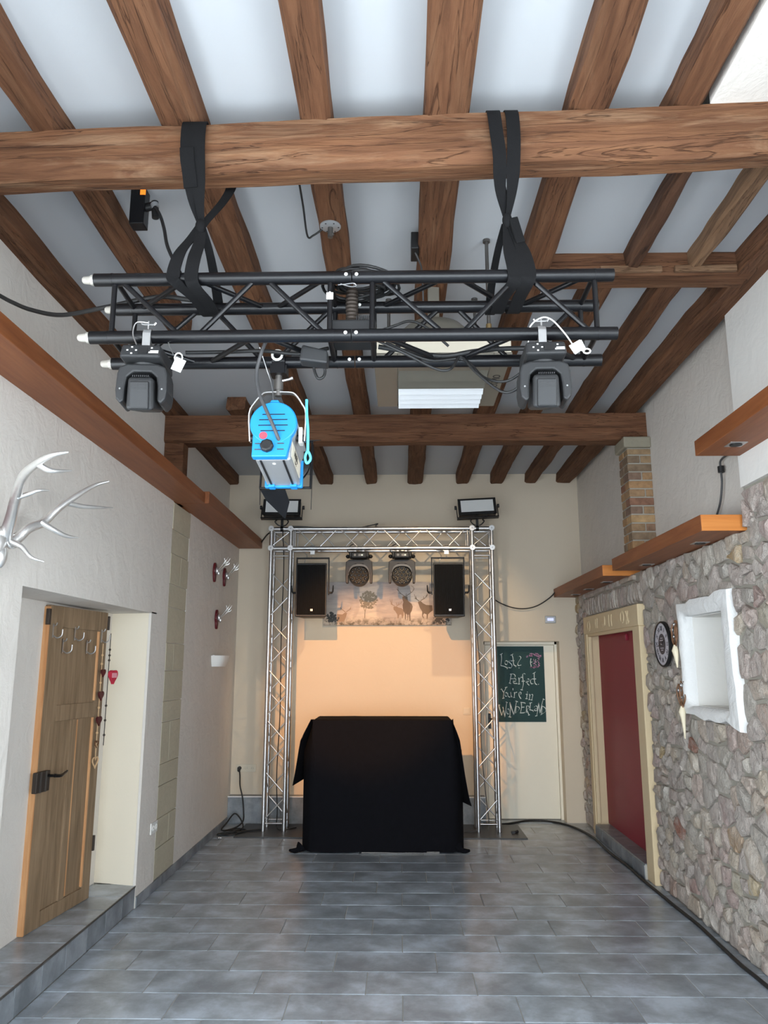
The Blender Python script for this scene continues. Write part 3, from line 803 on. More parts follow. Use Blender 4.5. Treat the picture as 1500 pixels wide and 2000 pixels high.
for x, z0, z1 in ((0.648, 1.31, 1.785), (0.43, 0.10, 1.195), (0.648, 0.10, 1.195)): dpart('bead', x - 0.004, x + 0.014, 0.0, 0.014, z0, z1, 'door_bead')
dpart('edge_strip', -0.014, 0.0, -0.003, T, 0, DH - 0.01, 'door_bead')
lk = dpart('lock_case', -0.045, 0.10, -0.03, 0.0, 0.795, 0.915, 'iron', 0.004)
MB().bx(-0.01, 0.004, -0.034, -0.03, 0.795, 0.915, DM).bx(0.05, 0.062, -0.034, -0.03, 0.795, 0.915, DM).build('lock_band', 'dark_steel', lk)
MB().cyl(DM @ Vector((0.08, -0.03, 0.885)), DM @ Vector((0.08, -0.075, 0.885)), 0.009).tube(cr([DM @ Vector(p) for p in ((0.08, -0.07, 0.885), (0.14, -0.078, 0.878), (0.20, -0.072, 0.888), (0.225, -0.07, 0.895))], 4), [0.011, 0.010, 0.008, 0.007]).build('door_handle', 'black_metal', lk, smooth=40)
for z in (0.30, 1.80): MB().bx(DW - 0.004, DW + 0.014, -0.012, 0.012, z, z + 0.10, DM).build('hinge', 'iron', door, bevel=0.003)
MB().bx(-0.03, -0.005, -0.012, 0.012, 1.80, 1.90, DM).build('keep', 'iron', door, bevel=0.003)
for x, z in ((0.045, 1.765), (0.315, 1.757), (0.175, 1.672), (0.485, 1.672), (0.685, 1.755)):
    m = MB().bx(x - 0.006, x + 0.006, -0.004, 0.0, z - 0.045, z + 0.045, DM)
    m.tube(cr([DM @ Vector(p) for p in ((x, -0.004, z - 0.03), (x, -0.03, z - 0.045), (x + 0.01, -0.055, z - 0.03), (x + 0.012, -0.058, z + 0.008))], 4), 0.0042)
    m.tube(cr([DM @ Vector(p) for p in ((x, -0.004, z + 0.03), (x, -0.02, z + 0.035), (x, -0.026, z + 0.05))], 3), 0.004)
    m.build('coat_hook', 'steel', door, smooth=40)

def heart_poly(s, n=20):
    out = []
    for i in range(n):
        a = 2 * math.pi * i / n
        out.append((s * math.sin(a) ** 3, s * (0.8125 * math.cos(a) - 0.3125 * math.cos(2 * a) - 0.125 * math.cos(3 * a) - 0.0625 * math.cos(4 * a))))
    return out
def face_m(x, y, z): return DM @ at((x, y, z), rx=rad(90))       # drawing plane parallel to the door, facing the room
def string_of(name, x, y, z0, z1, mat, label, hearts, beads, bm):
    t = empty(name, DM @ Matrix.Translation((x, y, z1)))
    MB().tube([DM @ Vector((x, y, z0)), DM @ Vector((x, y, (z0 + z1) / 2)), DM @ Vector((x, y, z1))], 0.003, 6).build('string', mat, t)
    for hz, s, hm, dx in hearts:
        m = MB().prism(heart_poly(s), 0.012, face_m(x + dx, y - 0.004, hz)); m.build('heart', hm, t, bevel=0.003)
    for bz in beads: MB().sph(DM @ Vector((x, y, bz)), 0.009, 8, 6).build('bead', bm, t, smooth=60)
    return tag(t, label, 'garland', 'garlands on the old door')
g1 = string_of('heart_garland', 0.66, -0.03, 0.92, 1.70, 'beige_bead', 'beige bead garland with dark red hearts hanging on the old door',
          [(1.345, 0.036, 'heart_dark', 0), (1.175, 0.036, 'heart_dark', -0.004), (1.50, 0.03, 'heart_dark', 0.01)], [1.62, 1.56, 1.43, 1.26, 1.09, 1.0], 'beige_bead')
m = MB().tube([face_m(0.655, -0.034, 0.90) @ Vector((x, y, 0)) for x, y in heart_poly(0.04, 18)], 0.005, 6, closed=True); m.build('wire_heart', 'beige_bead', g1, smooth=50)
m = MB().tube([face_m(0.655, -0.034, 1.02) @ Vector((x, y, 0)) for x, y in heart_poly(0.025, 16)], 0.004, 6, closed=True); m.build('wire_heart', 'copper', g1, smooth=50)
g2 = string_of('heart_garland', 0.735, -0.045, 1.0, 1.775, 'cable', 'dark string of small bells with a red and pink felt heart on the door edge',
          [], [1.66, 1.62, 1.585, 1.27, 1.17, 1.07], 'iron')
m = MB().prism(heart_poly(0.055), 0.024, face_m(0.775, -0.05, 1.475)); m.build('felt_heart', 'heart_red', g2, bevel=0.007)
MB().bx(0.735, 0.812, -0.0765, -0.052, 1.462, 1.497, DM).build('pink_band', 'heart_pink', g2, bevel=0.004)

# ---- silvered stag antlers on a dark red shield
t = empty('stag_antlers', (-1.89, 3.44, 2.2))
m = MB().prism([(0.115 * math.sin(a), 0.17 * math.cos(a) - (0.03 if math.cos(a) < -0.8 else 0)) for a in [i * math.pi / 12 for i in range(24)]], 0.03, Matrix.Translation((XL, 3.40, 2.26)) @ rotm(rz=rad(90)) @ rotm(rx=rad(90)))
m.build('shield', 'maroon', t, bevel=0.008)
MB().sph((-1.85, 3.43, 2.25), (0.055, 0.05, 0.085)).sph((-1.83, 3.44, 2.19), (0.04, 0.035, 0.06)).build('skull', 'silver', t, smooth=60)
A1 = [(-1.82, 3.466, 2.28), (-1.76, 3.388, 2.361), (-1.7, 3.293, 2.423), (-1.6, 3.144, 2.491), (-1.5, 3.064, 2.529), (-1.42, 3.025, 2.551), (-1.36, 3.027, 2.562)]
A2 = [(-1.82, 3.49, 2.255), (-1.79, 3.524, 2.289), (-1.76, 3.554, 2.338), (-1.73, 3.64, 2.384), (-1.68, 3.683, 2.464), (-1.62, 3.739, 2.538), (-1.56, 3.804, 2.606), (-1.5, 3.836, 2.635)]
def antler(base, tines, name):
    m = MB(); m.tube(cr(base, 4), [0.030, 0.026, 0.024, 0.020, 0.016, 0.011, 0.004], 10)
    o = m.build(name, 'silver', t, smooth=60)
    for p, r in tines: MB().tube(cr(p, 4), [r, r * 0.85, r * 0.6, 0.003], 8).build('tine', 'silver', o, smooth=60)
antler(A1, [([(-1.5, 3.07, 2.52), (-1.46, 3.076, 2.499), (-1.43, 3.105, 2.502), (-1.4, 3.16, 2.518)], 0.014),
            ([(-1.68, 3.261, 2.423), (-1.64, 3.283, 2.444), (-1.6, 3.292, 2.462), (-1.57, 3.325, 2.47)], 0.013)], 'antler')
antler(A2, [([(-1.66, 3.71, 2.494), (-1.61, 3.786, 2.493), (-1.56, 3.858, 2.502), (-1.52, 3.963, 2.521)], 0.014),
            ([(-1.73, 3.61, 2.380), (-1.68, 3.648, 2.347), (-1.64, 3.705, 2.326), (-1.6, 3.75, 2.326)], 0.016),
            ([(-1.80, 3.483, 2.262), (-1.75, 3.487, 2.24), (-1.7, 3.482, 2.191), (-1.65, 3.511, 2.173)], 0.015)], 'antler')
MB().tube([(-1.80 + 0.024 * math.cos(a) * 0.6, 3.502 + 0.03 * math.cos(a), 2.27 + 0.032 * math.sin(a)) for a in [i * math.pi / 7 for i in range(14)]], 0.006, 6, closed=True).build('burr', 'silver', t, smooth=60)
tag(t, 'large silver stag antlers on the left wall above the door niche', 'antlers')

# ---- three small roebuck trophies
def trophy(y, z, label, M=None):
    t = empty('roebuck_trophy', (XL, y, z - 0.10))
    m = MB().prism([(0.052 * math.sin(a) * (1.0 - 0.25 * (math.cos(a) < -0.3)), 0.10 * math.cos(a)) for a in [i * math.pi / 10 for i in range(20)]], 0.024, Matrix.Translation((XL, y, z)) @ rotm(rz=rad(90)) @ rotm(rx=rad(90)))
    m.build('shield', 'maroon', t, bevel=0.006)
    MB().sph((XL + 0.035, y, z + 0.02), (0.022, 0.022, 0.035)).sph((XL + 0.05, y, z - 0.005), (0.016, 0.014, 0.026)).build('skull', 'silver', t, smooth=60)
    for s in (-1, 1):
        m = MB().tube(cr([(XL + 0.045, y + 0.012 * s, z + 0.02), (XL + 0.09, y + 0.04 * s, z + 0.06), (XL + 0.13, y + 0.05 * s, z + 0.11), (XL + 0.155, y + 0.045 * s, z + 0.15)], 4), [0.0085, 0.007, 0.006, 0.002], 7)
        m.tube([(XL + 0.105, y + 0.045 * s, z + 0.08), (XL + 0.135, y + 0.055 * s, z + 0.088), (XL + 0.15, y + 0.055 * s, z + 0.105)], [0.006, 0.005, 0.002], 6)
        m.tube([(XL + 0.125, y + 0.05 * s, z + 0.105), (XL + 0.12, y + 0.06 * s, z + 0.14)], [0.005, 0.002], 6)
        m.build('antler', 'silver', t, smooth=60)
    return tag(t, label, 'trophy', 'small antler trophies on the left wall')
trophy(7.79, 2.635, 'small silver roe antlers on dark red shield, upper left of three')
trophy(8.24, 2.637, 'small silver roe antlers on dark red shield, nearest the back corner')
trophy(7.96, 2.167, 'small silver roe antlers on dark red shield, lowest of three')

# ---- half bowl wall lights
def sconce(y0, y1, z0, z1, dep, label):
    m = MB(); n = 12; vs = []; fs = []
    for k, (z, s, d) in enumerate(((z0, 0.80, 0.7), ((z0 + z1) / 2, 0.94, 0.92), (z1, 1.0, 1.0))):
        for i in range(n + 1):
            a = math.pi * i / n; e = 0.55
            yy = (y0 + y1) / 2 - (y1 - y0) / 2 * s * math.copysign(abs(math.cos(a)) ** e, math.cos(a)); xx = XL + dep * d * abs(math.sin(a)) ** e
            vs.append((xx, yy, z))
    for k in range(2):
        for i in range(n): fs.append((k * (n + 1) + i, k * (n + 1) + i + 1, (k + 1) * (n + 1) + i + 1, (k + 1) * (n + 1) + i))
        fs.append((k * (n + 1), (k + 1) * (n + 1), (k + 1) * (n + 1) + n, k * (n + 1) + n))
    fs.append(tuple(range(n + 1))); fs.append(tuple(range(2 * (n + 1), 3 * (n + 1))))
    m.add(vs, fs)
    t = empty('wall_light', (XL, (y0 + y1) / 2, z0)); m.build('bowl', 'white_ceramic', t, smooth=35)
    MB().bx(XL, XL + 0.02, y0 + 0.06, y1 - 0.06, z1 - 0.01, z1 + 0.006).build('lamp_holder', 'white_plastic', t)
    return tag(t, label, 'wall light', 'half bowl wall lights')
sconce(7.84, 8.20, 1.69, 1.80, 0.13, 'white half bowl wall light below the small trophies')
sconce(3.10, 3.46, 1.71, 1.83, 0.13, 'white half bowl wall light at the left picture edge')
def socket_plate(name, M, cells, label, cat, mat='white_plastic'):
    t = empty(name, M); w = 0.071
    MB().bx(-w * cells / 2 - 0.005, w * cells / 2 + 0.005, -0.009, 0, -0.041, 0.041, M).build('frame', mat, t, bevel=0.002)
    for i in range(cells):
        x = (i - (cells - 1) / 2) * w
        s = MB().lathe([(0.0215, 0), (0.0215, 0.0045), (0.019, 0.005), (0.018, -0.001)], 18, M @ at((x, -0.008, 0), rx=rad(90))).build('socket', mat, t, smooth=40)
        m = MB()
        for dx in (-0.0095, 0.0095): m.cyl(M @ Vector((x + dx, -0.0125, 0)), M @ Vector((x + dx, -0.0135, 0)), 0.0028, n=8)
        m.build('pin_hole', 'black_plastic', s)
    return tag(t, label, cat)
socket_plate('wall_socket', at((XL, 6.23, 0.48), rz=rad(90)), 2, 'white double socket low on the left wall beside the sandstone strip', 'socket')
socket_plate('wall_socket', at((-1.73, YB, 0.572)), 3, 'triple socket strip on the back wall left of the truss tower', 'socket', 'ac_cream')
t = empty('light_switch', (0.756, YB, 1.155))
MB().bx(0.716, 0.796, YB - 0.009, YB, 1.155, 1.235).build('frame', 'ac_cream', t, bevel=0.002); MB().bx(0.728, 0.784, YB - 0.014, YB - 0.008, 1.167, 1.223).build('rocker', 'ac_cream', t, bevel=0.002)
tag(t, 'white light switch on the back wall beside the right truss tower', 'switch')
t = empty('thermostat', (1.743, YB, 2.18))
MB().bx(1.683, 1.803, YB - 0.024, YB, 2.182, 2.262).build('case', 'silver_paint', t, bevel=0.004); MB().bx(1.708, 1.778, YB - 0.0255, YB - 0.0235, 2.208, 2.238).build('display', 'blue_led', t)
tag(t, 'small grey control panel with lit display above the cream door', 'thermostat')

# ---- chalkboard on the cream door
BX0, BX1, BZ0, BZ1, BY = 1.118, 1.682, 1.065, 1.922, 9.16
t = empty('chalkboard', ((BX0 + BX1) / 2, BY, BZ0))
MB().bx(BX0, BX1, BY - 0.002, BY + 0.006, BZ0, BZ1).build('board', 'chalkboard', t)
def bpt(px, py):
    v = (py - 145) / (1900 - 145); l = 95 + 70 * v; r = 1175 + 115 * v
    return (BX0 + (px - l) / (r - l) * (BX1 - BX0), BY - 0.0035, BZ1 - v * (BZ1 - BZ0))
def circ(cx, cy, rx, ry, n=14): return [(cx + rx * math.cos(2 * math.pi * i / n), cy + ry * math.sin(2 * math.pi * i / n)) for i in range(n + 1)]
def dot(x, y): return [(x - 6, y - 4), (x + 6, y + 4)]
STROKES = {
 'word_lost': [[(205,345),(268,312)],[(235,330),(245,440),(228,600)],[(228,600),(300,615),(380,655)],[(372,680),(385,640)],circ(352,530,33,45),
  [(455,470),(420,480),(410,510),(445,545),(480,590),(465,650),(405,645)],[(440,360),(505,325)],[(475,345),(500,420),(510,520),(530,590),(580,610)],[(450,490),(530,485)],[(560,635),(580,605)],
  [(600,395),(650,380),(680,420),(640,490),(610,560),(630,600),(690,585)],dot(640,655)],
 'word_perfect': [[(440,800),(480,800)],[(470,800),(450,920),(440,1010)],[(420,1000),(465,1020)],[(460,790),(530,800),(560,850),(520,900),(465,905)],
  [(510,970),(570,960),(575,920),(540,900),(515,950),(530,1010),(610,1015)],[(640,880),(650,960),(645,1025)],[(625,1030),(670,1025)],[(650,930),(690,870),(715,880)],
  [(785,800),(750,780),(725,820),(735,920),(745,1040),(715,1160)],[(685,1160),(735,1165)],[(705,965),(780,960)],[(800,990),(870,960),(870,920),(840,910),(825,970),(840,1020),(880,1060)],
  [(955,915),(920,920),(905,970),(930,1025),(970,1015)],[(950,790),(1015,750)],[(985,770),(990,900),(1010,1010),(1055,1045)],[(945,910),(1030,910)],dot(1088,1035)],
 'word_you_are_in': [[(230,1160),(265,1120)],[(250,1140),(300,1220)],[(330,1110),(385,1100)],[(360,1105),(310,1220),(295,1360)],[(275,1365),(325,1350)],circ(360,1270,28,45),
  [(400,1230),(410,1310),(450,1330),(470,1290),(460,1215)],[(470,1290),(495,1335)],[(510,1125),(515,1175)],[(545,1215),(550,1280),(540,1340)],[(525,1340),(560,1335)],[(550,1250),(590,1215),(602,1230)],
  [(630,1290),(690,1270),(695,1225),(665,1215),(650,1270),(665,1320),(700,1370)],[(835,1265),(830,1330),(820,1370)],[(805,1270),(850,1255)],[(800,1365),(850,1368)],dot(840,1215),
  [(890,1260),(895,1320),(885,1390)],[(870,1390),(910,1385)],[(895,1300),(940,1265),(965,1290),(945,1390)],[(920,1395),(960,1395)]],
 'word_wonderland': [[(175,1510),(225,1515)],[(195,1512),(265,1755)],[(265,1755),(310,1590)],[(290,1560),(340,1790)],[(340,1790),(375,1440)],[(355,1440),(400,1460)],circ(410,1660,28,60),
  [(445,1450),(465,1600),(450,1780)],[(420,1780),(480,1790)],[(450,1460),(540,1740)],[(540,1740),(600,1430)],[(575,1420),(630,1440)],[(590,1540),(580,1700)],[(580,1540),(650,1560),(665,1610),(575,1705)],
  [(705,1450),(715,1560),(695,1690)],[(690,1450),(790,1465),(795,1490)],[(720,1565),(780,1560)],[(680,1695),(780,1690),(790,1670)],[(830,1530),(825,1690)],[(830,1530),(880,1540),(885,1580),(830,1620)],[(830,1620),(890,1740)],[(870,1750),(910,1735)],
  [(890,1470),(950,1455)],[(915,1465),(910,1620)],[(895,1620),(975,1640),(985,1670)],[(1000,1560),(1040,1530),(1075,1560),(1075,1640)],[(1070,1600),(1020,1600),(1015,1640),(1070,1640)],
  [(1100,1460),(1090,1600),(1065,1760)],[(1030,1765),(1080,1755)],[(1100,1460),(1140,1700)],[(1140,1700),(1175,1500),(1205,1370)],[(1195,1370),(1235,1390)],[(1180,1530),(1175,1730)],[(1175,1530),(1255,1580),(1265,1660),(1150,1740)]],
}
def chalk_line(m, pts, w=0.0042):
    P = [bpt(*p) for p in pts]
    m.ribbon(P if len(P) > 2 else [P[0], [(a + b) / 2 for a, b in zip(*P)], P[1]], [(w, 0, w * 0.3), (w * 0.8, 0, w)] if abs(P[0][2] - P[-1][2]) > abs(P[0][0] - P[-1][0]) else [(w * 0.3, 0, w), (w * 0.5, 0, w)], 0.001, 3)
for nm, ss in STROKES.items():
    m = MB()
    for s in ss: chalk_line(m, s)
    m.build(nm, 'chalk', t)
m = MB(); cr2 = random.Random(3)
for i in range(46):                                   # scribbled toadstool: cap, then stem and foot
    a = rad(cr2.uniform(195, 350)); r0 = cr2.uniform(0.6, 1.0)
    x, y = 950 + 175 * r0 * math.cos(a), 440 + 145 * r0 * math.sin(a)
    chalk_line(m, [(x, y), (x + cr2.uniform(14, 40), y + cr2.uniform(-14, 22))], 0.003)
for i in range(40):
    x, y = cr2.uniform(960, 1100), cr2.uniform(420, 640); chalk_line(m, [(x, y), (x + cr2.uniform(-25, 25), y + cr2.uniform(5, 40))], 0.003)
for i in range(12):
    x = cr2.uniform(860, 1040); chalk_line(m, [(x, 645 + cr2.uniform(-12, 8)), (x + 50, 635 + cr2.uniform(-12, 8))], 0.003)
m.build('toadstool_drawing', 'chalk_pink', t)
m = MB(); chalk_line(m, [(905, 430), (895, 520), (915, 620)]); chalk_line(m, [(900, 520), (935, 515)]); chalk_line(m, [(1010, 450), (1000, 540)]); m.build('stem_line', 'chalk', t)
tag(t, 'dark green chalkboard with white chalk lettering on the cream door', 'chalkboard')

# ---- long stag picture on the back wall
PX0, PX1, PZ0, PZ1, PYF = -0.88, 0.60, 2.158, 2.660, 8.968
tp = NT('misty_print'); v = tp.coords((1, 1, 1))
sx = tp.node('ShaderNodeSeparateXYZ'); tp.link(v, sx.inputs[0])
mr = tp.node('ShaderNodeMapRange'); tp.link(sx.outputs['Z'], mr.inputs[0]); mr.inputs[1].default_value = 0.0; mr.inputs[2].default_value = 0.5
st = tp.node('ShaderNodeMapping'); st.inputs['Scale'].default_value = (2, 2, 9); tp.link(v, st.inputs['Vector'])
cl = tp.noise(st.outputs[0], 2.0, 5, 0.6, 0.4)
sky = tp.ramp(mr.outputs[0], [(0.0, srgb(112, 100, 82)), (0.10, srgb(164, 146, 122)), (0.22, srgb(206, 188, 168)), (0.6, srgb(190, 176, 168)), (1.0, srgb(156, 150, 154))])
ground = tp.noise(v, 22, 5, 0.7)
lowm = tp.ramp(mr.outputs[0], [(0.04, (1, 1, 1)), (0.2, (0, 0, 0))])
c = tp.mix(0.55, sky, tp.ramp(cl, [(0.3, srgb(150, 142, 142)), (0.7, srgb(226, 212, 196))]), 'MIX')
c = tp.mix(tp.mix(1.0, lowm, tp.ramp(ground, [(0.45, (0, 0, 0)), (0.6, (1, 1, 1))]), 'MULTIPLY'), c, srgb(84, 76, 60))
MAT['print'] = tp.set(c, 0.6)
MAT['deer'] = simple('brown_print', srgb(112, 94, 76), 0.6, var=0.1); MAT['deer_pale'] = simple('pale_brown_print', srgb(158, 134, 110), 0.6, var=0.08)
MAT['leaf_print'] = simple('grey_green_print', srgb(128, 118, 102), 0.6, var=0.15, scale=40); MAT['dark_print'] = simple('dark_bush_print', srgb(62, 58, 52), 0.6, var=0.3, scale=40)
t = empty('stag_picture', ((PX0 + PX1) / 2, YB, PZ0))
MB().bx(PX0, PX1, PYF, YB, PZ0, PZ1).build('canvas', 'print', t)
def ppt(x, y): return (PX0 + (x - 65) / 1340 * (PX1 - PX0), PZ1 - (y - 90) / 452 * (PZ1 - PZ0))
def ppoly(m, pts, lift=0.001):
    q = [ppt(*p) for p in pts]; m.add([(x, PYF - lift, z) for x, z in q], [tuple(range(len(q)))])
def pline(m, pts, w, lift=0.0012):
    q = [(ppt(*p)[0], PYF - lift, ppt(*p)[1]) for p in pts]; m.tube(cr(q, 3), [w, w * 0.5], 4)
def deer(body, ants, mat, name='stag_print'):
    m = MB(); ppoly(m, body)
    for a in ants: pline(m, a, 0.0052)
    m.build(name, mat, t)
deer([(893,245),(920,238),(945,245),(950,285),(968,305),(990,320),(1001,350),(992,390),(976,420),(976,495),(966,500),(961,432),(952,434),(950,492),(944,492),(944,436),(930,420),(928,482),(918,482),(914,420),(900,385),(894,335),(903,302),(893,272)],
     [[(915,240),(880,215),(850,180),(846,145)],[(852,186),(832,162)],[(878,214),(848,206)],[(935,237),(975,210),(1005,185),(1012,150),(985,130)],[(985,205),(975,183)],[(1006,180),(1020,160)],[(930,238),(935,212)]], 'deer')
deer([(798,352),(830,345),(850,358),(880,365),(905,385),(906,440),(896,470),(887,470),(882,432),(862,432),(850,472),(841,472),(838,432),(815,395),(800,382)],
     [[(815,347),(780,320),(760,270)],[(780,320),(783,268)],[(792,332),(764,318)],[(830,343),(870,320),(892,293)],[(850,332),(855,308)],[(838,340),(826,305)]], 'deer_pale')
deer([(1055,302),(1085,290),(1105,312),(1140,332),(1206,336),(1210,390),(1182,410),(1162,430),(1156,475),(1145,475),(1146,430),(1120,420),(1106,440),(1119,470),(1110,472),(1097,446),(1100,402),(1076,362),(1066,332)],
     [[(1070,292),(1035,265),(1018,220)],[(1040,268),(1036,238)],[(1085,287),(1130,260),(1165,220)],[(1120,265),(1115,243)],[(1140,250),(1156,213)],[(1050,275),(1020,262)]], 'deer')
deer([(205,425),(260,430),(290,410),(310,415),(301,450),(282,500),(205,510)], [[(295,407),(250,370),(240,350)],[(300,405),(340,375),(350,350)],[(255,376),(236,372)],[(336,378),(352,372)]], 'deer_pale')
m = MB(); lr = random.Random(9)
pline(m, [(497, 470), (500, 400), (520, 330), (530, 230)], 0.006); pline(m, [(500, 400), (470, 330), (450, 290)], 0.004); pline(m, [(512, 350), (570, 290), (610, 260)], 0.004)
m.build('tree_trunk_print', 'leaf_print', t)
m = MB()
for i in range(260):
    a = lr.uniform(0, 6.28); r = lr.random() ** 0.6; x = 540 + 95 * r * math.cos(a) - 6; y = 280 + 92 * r * math.sin(a); s = lr.uniform(5, 15)
    ppoly(m, [(x + s * lr.uniform(0.5, 1.2) * math.cos(k * 1.05), y + s * lr.uniform(0.5, 1.1) * math.sin(k * 1.05)) for k in range(6)], 0.001 + i * 4e-6)
stuff(m.build('tree_crown_print', 'leaf_print', t))
m = MB()
for i in range(140):
    if i < 80: x, y = 150 + lr.gauss(0, 22), 470 + lr.gauss(0, 24)
    else: x, y = 1300 + lr.gauss(0, 50), 490 + lr.gauss(0, 16)
    s = lr.uniform(8, 18); x = min(max(x, 90), 1385); y = min(y, 520)
    ppoly(m, [(x + s * lr.uniform(0.5, 1.1) * math.cos(k * 1.05), y + s * lr.uniform(0.5, 1.1) * math.sin(k * 1.05)) for k in range(6)], 0.001 + i * 4e-6)
stuff(m.build('bush_print', 'dark_print', t))
tag(t, 'wide picture of stags and a tree in mist on the back wall', 'picture')

# ================================================================== RIGHT WALL THINGS
# ---- clock
CY, CZ, CX = 5.965, 1.86, 1.985
CMx = Matrix.Translation((CX + 0.03, CY, CZ)) @ rotm(rz=rad(-90)) @ rotm(rx=rad(90))   # local x along -y, local y up, local z towards the room
t = empty('wall_clock', (2.02, CY, CZ - 0.17))
RC = 0.172
MB().lathe([(RC, 0.002), (RC, 0.022), (RC - 0.006, 0.028), (RC - 0.014, 0.026), (RC - 0.015, 0.012)], 40, CMx).build('rim', 'black_plastic', t, smooth=40)
MB().lathe([(RC - 0.014, 0.010), (RC - 0.014, 0.020)], 40, CMx).build('dial', 'clock_face', t)
MB().lathe([(0.078, 0.019), (0.078, 0.0215)], 32, CMx).build('centre_disc', 'clock_dark', t)
m = MB()
for h, s in enumerate(['XII', 'I', 'II', 'III', 'IV', 'V', 'VI', 'VII', 'VIII', 'IX', 'X', 'XI']):
    a = -h * math.pi / 6
    text_mesh(s, 0.05, 0.0008, CMx @ rotm(rz=a) @ Matrix.Translation((0, 0.117, 0.0212)) @ Matrix.Diagonal((0.85, 1.0, 1, 1)), m)
m.build('numerals', 'clock_dark', t)
m = MB()
for yy, w in ((0.045, 0.05), (0.028, 0.08), (-0.03, 0.07), (-0.045, 0.04)): m.bx(-w / 2, w / 2, yy - 0.003, yy + 0.003, 0.0215, 0.0223, CMx)
m.build('dial_lines', 'clock_face', t)
m = MB().bx(-0.003, 0.003, -0.01, 0.06, 0.024, 0.0255, CMx @ rotm(rz=rad(-60))); m.build('hour_hand', 'black_plastic', t)
m = MB().bx(-0.0025, 0.0025, -0.01, 0.09, 0.026, 0.0275, CMx @ rotm(rz=rad(100))); m.build('minute_hand', 'black_plastic', t)
MB().lathe([(0.007, 0.022), (0.006, 0.030)], 10, CMx).build('hub', 'steel', t)
tag(t, 'round wall clock with Roman numerals on the stone wall by the red door', 'clock')

# ---- wire and shell wind chime ornaments left of the niche
def chime(y, z, tip, label, n):
    t = empty('hanging_ornament', (1.985, y, z - tip))
    m = MB(); q = random.Random(n)
    for i in range(7):
        yy = y + q.uniform(-0.045, 0.045); xx = 1.985 + q.uniform(-0.02, 0.015); z0 = z + q.uniform(-0.03, 0.02)
        m.tube(cr([(xx, yy, z0 + 0.05), (xx + q.uniform(-0.012, 0.012), yy + q.uniform(-0.02, 0.02), z0), (xx, yy + q.uniform(-0.02, 0.02), z0 - 0.07), (1.985, y + q.uniform(-0.015, 0.015), z - 0.12)], 4), 0.0045, 6)
    m.build('wire_bundle', 'copper', t, smooth=50)
    MB().sph((1.975, y + 0.012, z + 0.0), 0.017).sph((1.98, y - 0.02, z + 0.035), 0.014).sph((1.978, y - 0.005, z - 0.05), 0.012).build('glass_bead', 'steel', t, smooth=60)
    MB().tube([(1.985, y, z - 0.11), (1.98, y - 0.004, z - 0.15), (1.983, y - 0.01, z - 0.19), (1.985, y - 0.012, z - tip)], [0.012, 0.024, 0.017, 0.004], 10).build('shell', 'shell', t, smooth=60)
    return tag(t, label, 'ornament', 'wire and shell ornaments')
chime(5.655, 1.955, 0.27, 'wire ornament with cream shell at the upper left of the niche', 2)
chime(5.605, 1.53, 0.33, 'wire ornament with long cream shell at the lower left of the niche', 4)

# ---- cable with connector between the two boxed beams
t = empty('hanging_cable', (2.1, 5.0, 2.586))
MB().tube(cr([(2.09, 4.40, 2.99), (2.10, 4.86, 3.02), (2.10, 4.9, 2.95), (2.10, 4.905, 2.86), (2.10, 4.96, 2.74), (2.10, 5.08, 2.63), (2.09, 5.1, 2.585)], 6), 0.007, 8).build('cord', 'cable_grey', t, smooth=60)
MB().cyl((2.10, 4.9, 2.975), (2.10, 4.899, 2.935), 0.021).build('connector', 'black_plastic', t, smooth=40)
tag(t, 'grey cable with black connector between the two boxed beams on the right', 'cable')
t = MB().tube(cr([(1.02, 8.70, 2.56), (1.08, 8.93, 2.47), (1.21, 8.95, 2.39), (1.39, 8.96, 2.345), (1.57, 8.96, 2.37), (1.74, 8.95, 2.47), (1.83, 8.9, 2.575)], 6), 0.0065, 8).build('slack_cable', 'cable', smooth=60)
tag(t, 'black cable sagging from the right truss tower to the boxed beam', 'cable')

# ================================================================== STAGE: ALUMINIUM TRUSS GATE
gate = empty('truss_gate', (-0.2, 8.58, 0))
YF, YR2 = 8.47, 8.687
TW = [(-1.432, -1.214), (0.812, 1.030)]
ZT0, ZT1 = 2.985, 3.205
CR_, BR_ = 0.0215, 0.0075
def chord(p0, p1, par=gate): return MB().cyl(p0, p1, CR_, n=14).build('chord', 'alu', par, smooth=50)
def brace(p0, p1, par=gate, mat='alu', r=BR_, n=7): return MB().cyl(p0, p1, r, n=n).build('brace', mat, par, smooth=60)
for xa, xb in TW:
    for x in (xa, xb):
        for y in (YF, YR2):
            chord((x, y, 0.05), (x, y, ZT1 + 0.01))
            MB().cyl((x, y, 0.012), (x, y, 0.06), 0.0235, 0.0235).build('foot_coupler', 'alu', gate, smooth=50)
            if y == YF:
                for z in (ZT0, ZT1): MB().cyl((x, y - 0.034, z), (x, y + 0.02, z), 0.031, n=16).build('corner_node', 'alu', gate, smooth=40); 
                for z in (ZT0, ZT1): MB().cyl((x, y - 0.0355, z), (x, y - 0.033, z), 0.005, n=8).build('corner_hole', 'black_plastic', gate)
    z0, step_ = 0.095, 0.2645
    for face in range(4):
        a, b = [((xa, YF), (xb, YF)), ((xb, YR2), (xa, YR2)), ((xa, YF), (xa, YR2)), ((xb, YR2), (xb, YF))][face]
        brace((*a, 0.085), (*b, 0.085))
        brace((*a, 2.90), (*b, 2.90))
        k = 0; z = z0 + (0.0 if face < 2 else 0.03)
        while z + step_ < 2.90:
            p, q = (a, b) if k % 2 == 0 else (b, a)
            brace((*p, z + 0.016), (*q, z + step_ - 0.016)); z += step_; k += 1
    for y in (YF, YR2): brace((xa, y, ZT0 + 0.02), (xb, y, ZT1 - 0.02)) if y == YF else brace((xb, y, ZT0 + 0.02), (xa, y, ZT1 - 0.02))
